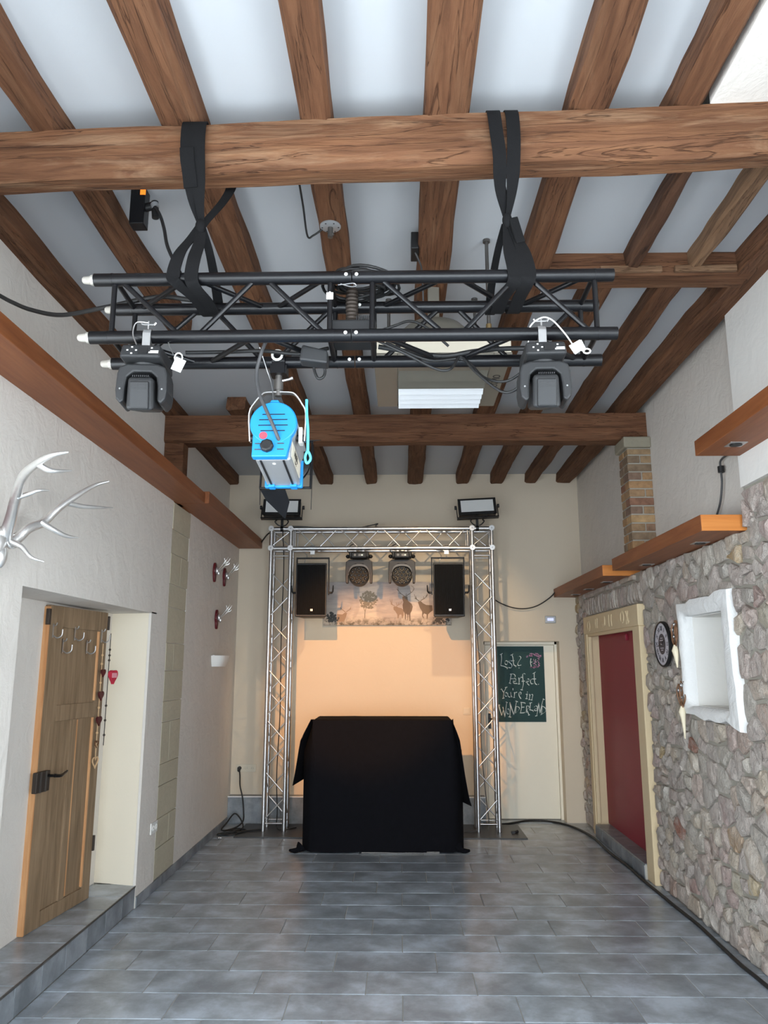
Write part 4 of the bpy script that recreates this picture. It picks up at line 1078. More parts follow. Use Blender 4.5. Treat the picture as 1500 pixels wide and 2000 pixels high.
for y in (YF, YR2):
    for z in (ZT0, ZT1):
        chord((TW[0][0], y, z), (TW[1][1], y, z))
        for x in (-1.02, 0.05, 0.62): MB().cyl((x, y, z), (x + 0.012, y, z), CR_ + 0.0015).build('joint_ring', 'alu', gate, smooth=50)
xa, xb = TW[0][1], TW[1][0]
n = 8; st_ = (xb - xa - 0.12) / n
for y, ph in ((YF, 0), (YR2, 1)):
    for x in (xa + 0.05, xb - 0.05): brace((x, y, ZT0), (x, y, ZT1))
    for i in range(n):
        x0 = xa + 0.06 + i * st_; up = (i + ph) % 2 == 0
        brace((x0 + 0.014, y, ZT1 if up else ZT0), (x0 + st_ - 0.014, y, ZT0 if up else ZT1))
for z in (ZT0, ZT1):
    for i in range(n):
        x0 = xa + 0.06 + i * st_; up = i % 2 == 0
        brace((x0, YF if up else YR2, z), (x0 + st_, YR2 if up else YF, z))
MB().bx(-1.68, -0.98, 8.18, 8.84, 0.0, 0.012).build('base_plate', 'plate', gate, bevel=0.002)
MB().bx(0.56, 1.27, 8.17, 8.84, 0.0, 0.012).build('base_plate', 'plate', gate, bevel=0.002)
tag(gate, 'silver aluminium truss gate standing on base plates before the back wall', 'truss')

def half_clamp(par, x, y, z, r=CR_, mat='steel', w=0.025):
    m = MB(); a = [(r + 0.006) * math.cos(i * math.pi / 8) for i in range(17)]; b = [(r + 0.006) * math.sin(i * math.pi / 8) for i in range(17)]
    m.ribbon([(x, y + p, z + q) for p, q in zip(a, b)], [(w, 0, 0), (w, 0, 0)], 0.006, 1)
    m.bx(x - w, x + w, y - 0.012, y + 0.012, z - r - 0.05, z - r - 0.002)
    m.build('truss_clamp', mat, par, smooth=40)

# ---- loudspeakers under the gate
def speaker(x0, x1, label):
    xc = (x0 + x1) / 2; t = empty('loudspeaker', (xc, 8.45, 2.215))
    z0, z1, y0, y1 = 2.215, 2.795, 8.30, 8.60
    m = MB().hull8([(x0, y0, z0), (x1, y0, z0), (x1, y0, z1), (x0, y0, z1)], [(x0 + 0.05, y1, z0), (x1 - 0.05, y1, z0), (x1 - 0.05, y1, z1), (x0 + 0.05, y1, z1)])
    m.build('cabinet', 'black_plastic', t, bevel=0.008)
    MB().bx(x0 + 0.014, x1 - 0.014, y0 - 0.010, y0 + 0.002, z0 + 0.022, z1 - 0.018).build('grille', 'grille', t, bevel=0.004)
    MB().bx(xc - 0.004, xc + 0.022, y0 - 0.0125, y0 - 0.009, z0 + 0.06, z0 + 0.083).build('badge', 'silver_paint', t)
    m = MB()
    for s in (-1, 1):
        xs = xc + s * ((x1 - x0) / 2 + 0.008)
        m.bx(xs - 0.006, xs + 0.006, 8.42, 8.47, 2.46, 2.87)
    m.bx(x0 - 0.014, x1 + 0.014, 8.42, 8.47, 2.86, 2.875); m.build('bracket', 'black_metal', t, bevel=0.002)
    for s in (-1, 1):
        xs = xc + s * ((x1 - x0) / 2 + 0.014); m = MB()
        m.cyl((xs, 8.445, 2.485), (xs + s * 0.03, 8.445, 2.485), 0.012); m.tube([(xs + s * 0.028, 8.44, 2.48), (xs + s * 0.042, 8.43, 2.50), (xs + s * 0.046, 8.42, 2.565)], [0.010, 0.009, 0.006])
        m.build('clamp_lever', 'black_plastic', t, smooth=40)
    half_clamp(t, xc - 0.01, YF, ZT0); MB().cyl((xc - 0.01, YF, ZT0 - 0.09), (xc - 0.01, YF, 2.87), 0.007, n=8).build('bolt', 'steel', t)
    MB().tube(cr([(xc - 0.10, 8.45, 2.80), (xc - 0.085, 8.43, 2.85), (xc - 0.07, 8.46, 2.90), (xc - 0.12, 8.47, 2.95)], 4), 0.004, 6).build('safety_wire', 'steel', t, smooth=50)
    return tag(t, label, 'loudspeaker', 'loudspeakers on the truss gate')
tg = NT('speaker_grille'); v = tg.coords()
wv = tg.node('ShaderNodeTexWave', wave_type='BANDS', bands_direction='X'); tg.link(v, wv.inputs['Vector']); wv.inputs['Scale'].default_value = 26.0
MAT['grille'] = tg.set((0.006, 0.006, 0.0065), 0.8, 0, tg.bump(wv.outputs['Fac'], 0.6, 0.003), **{'Specular IOR Level': 0.15})
speaker(-1.125, -0.787, 'black loudspeaker hanging at the left tower of the truss gate')
speaker(0.365, 0.703, 'black loudspeaker hanging at the right tower of the truss gate')

# ---- two LED wash moving heads in the middle of the gate
MAT['yoke_brown'] = simple('taupe_plastic', (0.030, 0.026, 0.024), 0.5, var=0.08)
MAT['yoke_trim'] = simple('grey_trim', (0.14, 0.135, 0.13), 0.45, var=0.05)
def wash_head(label):
    t = empty('wash_moving_head')
    m = MB().bx(-0.11, 0.11, -0.10, 0.10, -0.115, -0.05); m.bx(-0.085, 0.085, -0.115, 0.115, -0.125, -0.06)
    base = m.build('base', 'black_plastic', t, bevel=0.012)
    for s in (-1, 1): MB().sph((0.125 * s, 0, -0.095), (0.026, 0.05, 0.022)).build('handle', 'black_plastic', base, smooth=50)
    MB().bx(-0.005, 0.05, -0.1175, -0.1145, -0.105, -0.082).build('display', 'dark_steel', base); MB().bx(0.03, 0.042, -0.119, -0.117, -0.10, -0.088).build('status_light', 'green_led', base)
    m = MB()
    for dx, dz in ((-0.035, 0.0), (-0.05, 0), (-0.0425, 0.008), (-0.0425, -0.008)): m.bx(dx - 0.003, dx + 0.003, -0.1175, -0.1145, -0.096 + dz, -0.090 + dz)
    m.build('buttons', 'white_plastic', base)
    # yoke: a wide arch plate
    outer = [(-0.145, -0.395), (-0.15, -0.30), (-0.145, -0.16), (-0.11, -0.135), (0.11, -0.135), (0.145, -0.16), (0.15, -0.30), (0.145, -0.395)]
    inner = [(0.118, -0.395), (0.115, -0.28), (0.085, -0.215), (0.045, -0.185), (-0.045, -0.185), (-0.085, -0.215), (-0.115, -0.28), (-0.118, -0.395)]
    mm = at((0, 0.045, 0), rx=rad(90))
    MB().prism(outer + inner, 0.09, mm).build('yoke', 'yoke_brown', t, bevel=0.006)
    q = [(-0.118, -0.30), (-0.095, -0.225), (-0.045, -0.19), (0.045, -0.19), (0.095, -0.225), (0.118, -0.30)]
    MB().ribbon([(x, -0.048, z - 0.01) for x, z in q], [(0, 0, 0.012)] * 2, 0.006, 3).build('yoke_trim', 'yoke_trim', t, smooth=50)
    hm = at((0, -0.02, -0.315), rx=rad(78))          # lens face looks at the room and a little down: local z out of the lens
    hd = MB().lathe([(0.07, -0.13), (0.10, -0.08), (0.112, -0.02), (0.112, 0.045), (0.104, 0.05), (0.102, 0.03)], 28, hm).build('head', 'black_plastic', t, smooth=40)
    MB().lathe([(0.101, 0.026), (0.101, 0.032)], 28, hm)  .build('lens_plate', 'black_plastic', hd, smooth=40)
    ring = [(0, 0)] + [(0.042 * math.cos(i * math.pi / 3), 0.042 * math.sin(i * math.pi / 3)) for i in range(6)] + [(0.082 * math.cos(i * math.pi / 6), 0.082 * math.sin(i * math.pi / 6)) for i in range(12)]
    for x, y in ring: MB().lathe([(0.0175, 0.032), (0.0165, 0.037), (0.011, 0.043), (0.003, 0.045)], 10, hm @ Matrix.Translation((x, y, 0))).build('lens', 'led_lens', hd, smooth=60)
    for x in (-0.045, 0.045):
        mb_ = MB(); mb_.ribbon([(x, 0.028 * math.cos(i * math.pi / 6), 0.028 * math.sin(i * math.pi / 6)) for i in range(13)], [(0.012, 0, 0)] * 2, 0.006, 1); mb_.bx(x - 0.012, x + 0.012, -0.012, 0.012, -0.06, -0.024); mb_.build('truss_clamp', 'steel', t, smooth=40)
    MB().tube(cr([(-0.10, 0.0, -0.07), (-0.13, -0.01, -0.03), (-0.11, 0, 0.02), (-0.06, 0.02, 0.05)], 4), 0.005, 6).build('power_cable', 'cable', t, smooth=50)
    return tag(t, label, 'moving head', 'wash heads on the truss gate')
wh = wash_head('black wash moving head under the gate, left one above the tree picture')
wh2 = copy_tree(wh, at((0.028, YF, ZT0))); tag(wh2, 'black wash moving head under the gate, right one above the stags', 'moving head', 'wash heads on the truss gate')
wh.matrix_basis = at((-0.445, YF, ZT0))

# ---- flat strobe panels on top of the gate
def strobe(x, tilt, label):
    t = empty('strobe_panel', at((x, YF, ZT1)))
    B = at((x, 8.44, 3.415), rx=rad(-14)) @ rotm(ry=tilt)
    MB().bx(-0.205, 0.205, -0.03, 0.06, -0.075, 0.115, B).build('housing', 'black_metal', t, bevel=0.006)
    MB().bx(-0.182, 0.182, -0.036, -0.028, -0.045, 0.098, B).build('front_panel', 'lens', t)
    m = MB(); m.bx(-0.212, 0.212, -0.042, -0.028, 0.098, 0.118, B); m.bx(-0.212, 0.212, -0.042, -0.028, -0.075, -0.045, B); m.bx(-0.212, -0.182, -0.042, -0.028, -0.075, 0.118, B); m.bx(0.182, 0.212, -0.042, -0.028, -0.075, 0.118, B)
    m.build('bezel', 'black_plastic', t, bevel=0.002)
    m = MB(); m.bx(-0.232, -0.224, -0.015, 0.02, -0.105, 0.04, B); m.bx(0.224, 0.232, -0.015, 0.02, -0.105, 0.04, B); m.bx(-0.232, 0.232, -0.03, 0.03, -0.112, -0.10, B); m.build('bracket', 'black_metal', t, bevel=0.002)
    for s in (-1, 1): MB().cyl(B @ Vector((0.228 * s, 0, 0.03)), B @ Vector((0.25 * s, 0, 0.03)), 0.022).build('knob', 'black_plastic', t, smooth=40)
    m = MB(); m.bx(x - 0.014, x + 0.014, YF - 0.014, YF + 0.014, ZT1 + 0.02, 3.31)
    m.ribbon([(x, YF + 0.028 * math.cos(i * math.pi / 6), ZT1 + 0.028 * math.sin(i * math.pi / 6)) for i in range(13)], [(0.016, 0, 0)] * 2, 0.007, 1); m.build('truss_clamp', 'black_metal', t, smooth=40)
    for s in (-1, 1): MB().tube(cr([(x + 0.06 * s, 8.46, 3.30), (x + 0.075 * s, 8.43, 3.28), (x + 0.05 * s, 8.45, 3.25), (x + 0.02 * s, 8.46, 3.235)], 4), 0.007, 6).build('plug_lead', 'cable', t, smooth=50)
    return tag(t, label, 'strobe light', 'strobe panels on the truss gate')
strobe(-1.315, rad(0.5), 'flat strobe panel on top of the left tower behind the barn doors')
strobe(0.872, rad(-3), 'flat strobe panel tilted on top of the right tower')
# lamp cables on the gate
tag(MB().tube(cr([(-1.22, 8.5, 3.24), (-1.0, 8.56, 3.24), (-0.7, 8.6, 3.215), (-0.46, 8.58, 3.235), (-0.30, 8.55, 3.26), (-0.24, 8.55, 3.275), (-0.235, 8.55, 3.235), (0.2, 8.6, 3.235), (0.75, 8.58, 3.235)], 5), 0.0065, 6).build('power_cable', 'cable', smooth=50),
    'black cable lying along the top of the truss gate', 'cable')
tag(MB().tube(cr([(-1.32, 8.55, 3.2), (-1.30, 8.57, 2.8), (-1.31, 8.58, 2.0), (-1.30, 8.57, 1.2), (-1.32, 8.58, 0.6), (-1.30, 8.55, 0.2), (-1.28, 8.5, 0.022), (-1.1, 8.6, 0.02)], 8), 0.006, 6).build('power_cable', 'cable', smooth=50),
    'black cable running down inside the left truss tower', 'cable')
tag(MB().tube(cr([(0.93, 8.56, 3.1), (0.86, 8.55, 3.02), (0.82, 8.57, 2.6), (0.88, 8.58, 1.6), (0.87, 8.58, 0.9), (0.90, 8.56, 0.4), (0.92, 8.52, 0.03), (0.78, 8.45, 0.022), (0.66, 8.42, 0.02)], 8), 0.005, 6).build('power_cable', 'cable_grey', smooth=50),
    'grey cable running down inside the right truss tower', 'cable')
tag(MB().tube(cr([(-1.63, 8.95, 3.13), (-1.58, 8.8, 3.14), (-1.50, 8.6, 3.165), (-1.42, 8.52, 3.20)], 6), 0.009, 6).build('power_cable', 'cable', smooth=50),
    'short black cable from the left boxed beam to the truss gate', 'cable')

# ---- draped table in front
t = empty('draped_table', (-0.17, 7.85, 0))
TX0, TX1, TY0, TY1, TZ = -0.832, 0.496, 7.565, 8.15, 1.192
m = MB(); lev = [1.192, 1.186, 1.17, 1.05, 0.9, 0.75, 0.6, 0.45, 0.3, 0.18, 0.08, 0.012]; NS = 96; rows = []
for z in lev:
    d = (TZ - z); ring = []
    per = [(TX0, TY0), (TX1, TY0), (TX1, TY1), (TX0, TY1)]
    lens = [TX1 - TX0, TY1 - TY0, TX1 - TX0, TY1 - TY0]; tot = sum(lens)
    for i in range(NS):
        s = i / NS * tot; k = 0
        while s > lens[k]: s -= lens[k]; k += 1
        a, b = per[k], per[(k + 1) % 4]; f = s / lens[k]
        x, y = a[0] + (b[0] - a[0]) * f, a[1] + (b[1] - a[1]) * f
        nx, ny = [(0, -1), (1, 0), (0, 1), (-1, 0)][k]
        fold = math.sin(i * 1.15) * 0.5 + math.sin(i * 0.53 + 1.7) * 0.5
        if k in (1, 3):
            out = 0.11 * min(1, d / 0.3) * min(1, ((1 - f) if k == 3 else f) / 0.25) * (1.0 - 0.3 * (f if k == 1 else 1 - f)) + 0.014 * fold * min(1, d * 2)
            if f > 0.93 or f < 0.07: out += 0.0
        elif k == 0: out = 0.008 * d * math.sin(i * 0.35) + 0.012 * d
        else: out = d * (0.04 + 0.03 * fold)
        cor = max(0, 1 - min(f, 1 - f) * 8) if k in (1, 3) else 0
        r0 = 0.012 if z > 1.19 else 0.0
        ring.append((x + nx * (out - r0) , y + ny * (out - r0), z + 0.0015 * fold))
    rows.append(ring)
vs = [p for r in rows for p in r]; fs = []
for r in range(len(lev) - 1):
    for i in range(NS): fs.append((r * NS + i, r * NS + (i + 1) % NS, (r + 1) * NS + (i + 1) % NS, (r + 1) * NS + i))
fs.append(tuple(range(NS))); m.add(vs, fs)
cl = m.build('cloth', 'black_cloth', t, smooth=55)
# corner falls of the cloth, standing out from the sides
m = MB()
m.ribbon([(-0.842, 7.66, 1.19), (-0.885, 7.66, 1.06), (-0.915, 7.68, 0.98), (-0.95, 7.70, 0.75), (-0.975, 7.71, 0.605)], [(0.01, 0.06, 0), (0.03, 0.12, 0), (0.03, 0.14, 0), (0.03, 0.16, 0), (0.03, 0.18, 0)], 0.006, 5)
m.build('cloth_fall', 'black_cloth', t, smooth=50)
m = MB(); m.ribbon([(0.505, 7.66, 1.19), (0.535, 7.66, 1.0), (0.575, 7.68, 0.70), (0.605, 7.70, 0.50), (0.625, 7.71, 0.415)], [(0.01, 0.06, 0), (-0.03, 0.10, 0), (-0.03, 0.13, 0), (-0.035, 0.15, 0), (-0.035, 0.12, -0.02)], 0.006, 5)
m.build('cloth_fall', 'black_cloth', t, smooth=50)
for p, sgn in (((-0.92, 7.60), -1), ((0.53, 7.62), 1)):
    m = MB(); m.tube(cr([(p[0], p[1], 0.05), (p[0] + 0.035 * sgn, p[1] - 0.02, 0.025), (p[0] + 0.07 * sgn, p[1] - 0.03, 0.02), (p[0] + 0.11 * sgn, p[1] - 0.01, 0.018)], 4), [0.055, 0.024, 0.021, 0.012], 9); m.build('cloth_hem', 'black_cloth', t, smooth=50)
m = MB(); m.bx(-0.36, 0.36, 7.553, 7.56, 0.004, 0.012); m.bx(-0.06, 0.36, 7.551, 7.556, 0.016, 0.020); m.build('base_rail', 'dark_steel', t)
tag(t, 'table draped to the floor with plain black cloth before the gate', 'table')

# ---- cables on the floor
tag(MB().tube(cr([(0.9, 8.86, 0.016), (1.13, 8.87, 0.012), (1.43, 9.06, 0.012), (1.70, 8.98, 0.012), (1.86, 8.67, 0.012), (1.93, 8.2, 0.012), (1.925, 7.6, 0.012), (1.95, 7.09, 0.012), (1.945, 6.7, 0.012), (1.955, 6.28, 0.012), (1.96, 6.01, 0.012), (1.97, 5.76, 0.012), (1.975, 5.53, 0.012), (1.965, 5.24, 0.012), (1.955, 4.89, 0.012), (1.965, 4.6, 0.012), (1.97, 3.8, 0.012), (1.96, 2.6, 0.012)], 6), 0.0115, 8).build('floor_cable', 'cable', smooth=60),
    'long black cable along the foot of the stone wall', 'cable')
t = empty('extension_lead', (-1.7, 8.5, 0))
MB().tube(cr([(-1.80, 8.965, 0.555), (-1.79, 8.955, 0.50), (-1.765, 8.86, 0.40), (-1.735, 8.855, 0.29), (-1.715, 8.845, 0.15), (-1.71, 8.80, 0.04), (-1.76, 8.60, 0.012), (-1.86, 8.45, 0.02), (-1.84, 8.62, 0.07), (-1.78, 8.70, 0.14), (-1.70, 8.66, 0.08), (-1.66, 8.52, 0.025), (-1.78, 8.40, 0.012), (-1.85, 8.30, 0.012), (-1.72, 8.28, 0.014), (-1.60, 8.42, 0.024), (-1.70, 8.50, 0.028), (-1.80, 8.36, 0.022), (-1.86, 8.26, 0.012), (-1.72, 8.33, 0.022), (-1.52, 8.46, 0.022), (-1.45, 8.50, 0.022)], 6), 0.008, 7).build('cord', 'cable', t, smooth=60)
MB().cyl((-1.801, 8.985, 0.572), (-1.801, 8.955, 0.572), 0.021).sph((-1.803, 8.955, 0.553), 0.018).build('plug', 'cable', t, smooth=50)
m = MB().tube(cr([(-1.84, 8.28, 0.012), (-1.74, 8.25, 0.013), (-1.66, 8.31, 0.024), (-1.76, 8.34, 0.028), (-1.86, 8.30, 0.014)], 5, True), 0.007, 6, closed=True); m.build('loop', 'cable', t, smooth=60)
tag(t, 'tangled black power cord plugged into the triple socket', 'cable')
tag(MB().sph((-1.815, 8.13, 0.012), (0.014, 0.014, 0.012), 10, 6).cyl((-1.815, 8.13, 0.012), (-1.79, 8.135, 0.012), 0.006).build('cable_plug', 'steel', smooth=50), 'tiny shiny metal plug on the floor in the left back corner', 'plug')
tag(MB().cyl((1.16, 8.40, 0.012), (1.21, 8.42, 0.03), 0.014).bx(1.14, 1.175, 8.38, 8.42, 0.012, 0.035).build('cable_adapter', 'black_plastic', smooth=40), 'small black plug on the right base plate', 'plug')

# ================================================================== BLACK TRUSS HANGING FROM THE CROSS BEAM
bt = empty('hanging_truss', (-0.18, 2.85, 2.9))
TA, TBX, TM = -1.18, 0.825, -0.178
CH = {'ft': (2.73, 3.170), 'fb': (2.73, 2.931), 'rt': (2.965, 3.160), 'rb': (2.965, 2.921)}
for k, (y, z) in CH.items():
    for a, b in ((TA, TM - 0.002), (TM + 0.002, TBX)):
        MB().cyl((a, y, z), (b, y, z), 0.0252, n=18).build('chord', 'black_metal', bt, smooth=50)
        for x in (a + 0.07, b - 0.07): MB().cyl((x - 0.003, y, z), (x + 0.003, y, z), 0.0262, n=18).build('weld_ring', 'black_metal', bt, smooth=50)
    cp = MB(); cp.lathe([(0.021, 0), (0.021, 0.012), (0.017, 0.016), (0.014, 0.042), (0.010, 0.047)], 14, at((TA, y, z), ry=rad(-90))); cp.build('coupler', 'coupler', bt, smooth=40) if 'coupler' in MAT else None
    for s in (-0.022, 0.018): MB().sph((TM + s, y - 0.0245, z + 0.002), (0.0075, 0.005, 0.0075), 8, 6).build('pin', 'white_plastic', bt, smooth=60)
def bbrace(a, b): return MB().cyl(a, b, 0.0105, n=9).build('brace', 'black_metal', bt, smooth=60)
def P3(k, x): return (x, CH[k][0], CH[k][1])
for x in (-1.10, -0.262, -0.100, 0.752):
    for a, b in (('ft', 'fb'), ('rt', 'rb'), ('ft', 'rt'), ('fb', 'rb')): bbrace(P3(a, x), P3(b, x))
for o_ in (0, 1.007):
    for top, bot, sh in (('ft', 'fb', 0), ('rt', 'rb', 0.0)):
        if top == 'rt': top, bot = bot, top
        bbrace(P3(top, -1.08 + o_), P3(bot, -0.83 + o_)); bbrace(P3(bot, -0.77 + o_), P3(top, -0.55 + o_)); bbrace(P3(top, -0.51 + o_), P3(bot, -0.275 + o_))
    for a, b in (('rt', 'ft'), ('fb', 'rb')):
        bbrace(P3(a, -1.08 + o_), P3(b, -0.82 + o_)); bbrace(P3(b, -0.78 + o_), P3(a, -0.55 + o_)); bbrace(P3(a, -0.51 + o_), P3(b, -0.28 + o_))
MB().cyl((-0.262, 2.7175, 3.085), (-0.262, 2.7175, 3.105), 0.004).bx(-0.275, -0.249, 2.715, 2.7195, 3.075, 3.102).build('white_tape', 'paper', bt)
for x, y, z in ((-0.2, 2.70, 3.125), (-0.13, 2.95, 3.07)):
    MB().tube(cr([(x - 0.03, y, z), (x, y, z + 0.003), (x + 0.03, y, z + 0.006), (x + 0.04, y, z - 0.004), (x + 0.02, y, z - 0.008), (x - 0.02, y, z + 0.004)], 3), 0.0018, 5).build('spring_pin', 'steel', bt)
tag(bt, 'black square lighting truss hanging in two straps from the cross beam', 'truss')

# ---- straps
def strap(name, label, rib):
    t = empty(name, rib[0][0][0])
    for pts, w in rib: MB().ribbon(pts, w, 0.005, 6).build('webbing', 'webbing', t, smooth=50)
    return tag(t, label, 'strap', 'lifting straps')
W = 0.026
s1 = strap('lifting_strap', 'black lifting strap wrapped around the beam, left one', [
    ([(-0.835, 2.90, 3.845), (-0.835, 2.80, 3.853), (-0.835, 2.70, 3.838), (-0.836, 2.685, 3.74), (-0.830, 2.70, 3.65), (-0.815, 2.735, 3.52), (-0.79, 2.765, 3.43)], [(W, 0, 0), (W, 0, 0), (W, 0, 0), (W, 0, 0), (0.010, 0.008, 0)]),
    ([(-0.79, 2.90, 3.845), (-0.79, 2.80, 3.853), (-0.79, 2.70, 3.838), (-0.79, 2.683, 3.74), (-0.79, 2.70, 3.65), (-0.79, 2.735, 3.52), (-0.783, 2.765, 3.42)], [(W, 0, 0), (W, 0, 0), (W, 0, 0), (W, 0, 0), (0.008, 0.010, 0)]),
    ([(-0.70, 2.90, 3.82), (-0.70, 2.90, 3.70), (-0.725, 2.87, 3.60), (-0.77, 2.79, 3.46), (-0.785, 2.765, 3.41)], [(W * 0.9, 0, 0), (W * 0.8, 0, 0), (0.012, 0.01, 0), (0.010, 0.012, 0)]),
    ([(-0.79, 2.765, 3.42), (-0.815, 2.75, 3.36), (-0.85, 2.715, 3.27), (-0.865, 2.699, 3.17), (-0.845, 2.705, 3.135), (-0.80, 2.80, 3.12), (-0.775, 2.90, 3.10), (-0.765, 2.935, 3.13)], [(0.012, 0.01, 0), (0.026, 0, 0.008), (W, 0, 0), (W, 0, 0), (0.022, 0, 0)]),
    ([(-0.785, 2.765, 3.41), (-0.782, 2.74, 3.33), (-0.79, 2.71, 3.25), (-0.795, 2.699, 3.17), (-0.785, 2.708, 3.13), (-0.76, 2.80, 3.115), (-0.745, 2.90, 3.10), (-0.74, 2.936, 3.13)], [(0.016, 0.01, 0), (W, 0, 0), (W, 0, 0), (W, 0, 0), (0.022, 0, 0)]),
    ([(-0.78, 2.765, 3.41), (-0.76, 2.82, 3.33), (-0.755, 2.92, 3.24), (-0.755, 2.995, 3.16), (-0.755, 2.97, 3.128), (-0.755, 2.93, 3.14)], [(0.014, 0.01, 0), (0.02, 0, 0), (0.02, 0, 0)])])
MB().ribbon([(-0.834, 2.683, 3.71), (-0.832, 2.693, 3.66), (-0.826, 2.708, 3.61), (-0.822, 2.722, 3.56)], [(0.028, 0, 0), (0.027, 0, 0)], 0.011, 4).build('sleeve', 'webbing', s1, smooth=50)
MB().sph((-0.786, 2.76, 3.415), (0.022, 0.018, 0.032), 10, 8).build('knot', 'webbing', s1, smooth=60)
s2 = strap('lifting_strap', 'black lifting strap wrapped around the beam, right one', [
    ([(0.375, 2.86, 3.845), (0.375, 2.77, 3.853), (0.375, 2.66, 3.838), (0.383, 2.645, 3.74), (0.395, 2.66, 3.64), (0.40, 2.70, 3.52), (0.42, 2.735, 3.43)], [(W, 0, 0), (W, 0, 0), (W, 0, 0), (W, 0, 0), (0.010, 0.008, 0)]),
    ([(0.44, 2.86, 3.845), (0.44, 2.77, 3.853), (0.445, 2.66, 3.838), (0.45, 2.643, 3.74), (0.45, 2.66, 3.64), (0.445, 2.70, 3.52), (0.43, 2.735, 3.42)], [(W, 0, 0), (W, 0, 0), (W, 0, 0), (W, 0, 0), (0.008, 0.008, 0)]),
    ([(0.42, 2.86, 3.82), (0.42, 2.86, 3.70), (0.425, 2.83, 3.60), (0.428, 2.76, 3.46), (0.428, 2.74, 3.41)], [(0.020, 0, 0), (0.020, 0, 0), (0.012, 0.01, 0)]),
    ([(0.425, 2.74, 3.41), (0.43, 2.735, 3.34), (0.435, 2.71, 3.25), (0.445, 2.699, 3.17), (0.44, 2.708, 3.13), (0.41, 2.80, 3.115), (0.40, 2.90, 3.10), (0.40, 2.936, 3.13)], [(0.014, 0.01, 0), (0.028, 0, 0), (0.028, 0, 0), (W, 0, 0), (0.024, 0, 0)]),
    ([(0.435, 2.74, 3.41), (0.46, 2.735, 3.34), (0.485, 2.71, 3.25), (0.497, 2.699, 3.17), (0.49, 2.708, 3.13), (0.475, 2.80, 3.115), (0.465, 2.90, 3.10), (0.46, 2.936, 3.13)], [(0.012, 0.01, 0), (0.026, 0, 0), (0.028, 0, 0), (W, 0, 0), (0.024, 0, 0)]),
    ([(0.42, 2.745, 3.40), (0.40, 2.82, 3.33), (0.385, 2.92, 3.24), (0.38, 2.995, 3.16), (0.38, 2.97, 3.128), (0.39, 2.93, 3.14)], [(0.012, 0.01, 0), (0.016, 0, 0), (0.02, 0, 0)])])
MB().bx(-0.018, 0.018, -0.008, 0.008, -0.055, 0.055, at((0.462, 2.725, 3.36), ry=rad(-14))).build('sleeve', 'webbing', s2, bevel=0.004)
MB().sph((0.428, 2.735, 3.41), (0.020, 0.018, 0.032), 10, 8).build('knot', 'webbing', s2, smooth=60)

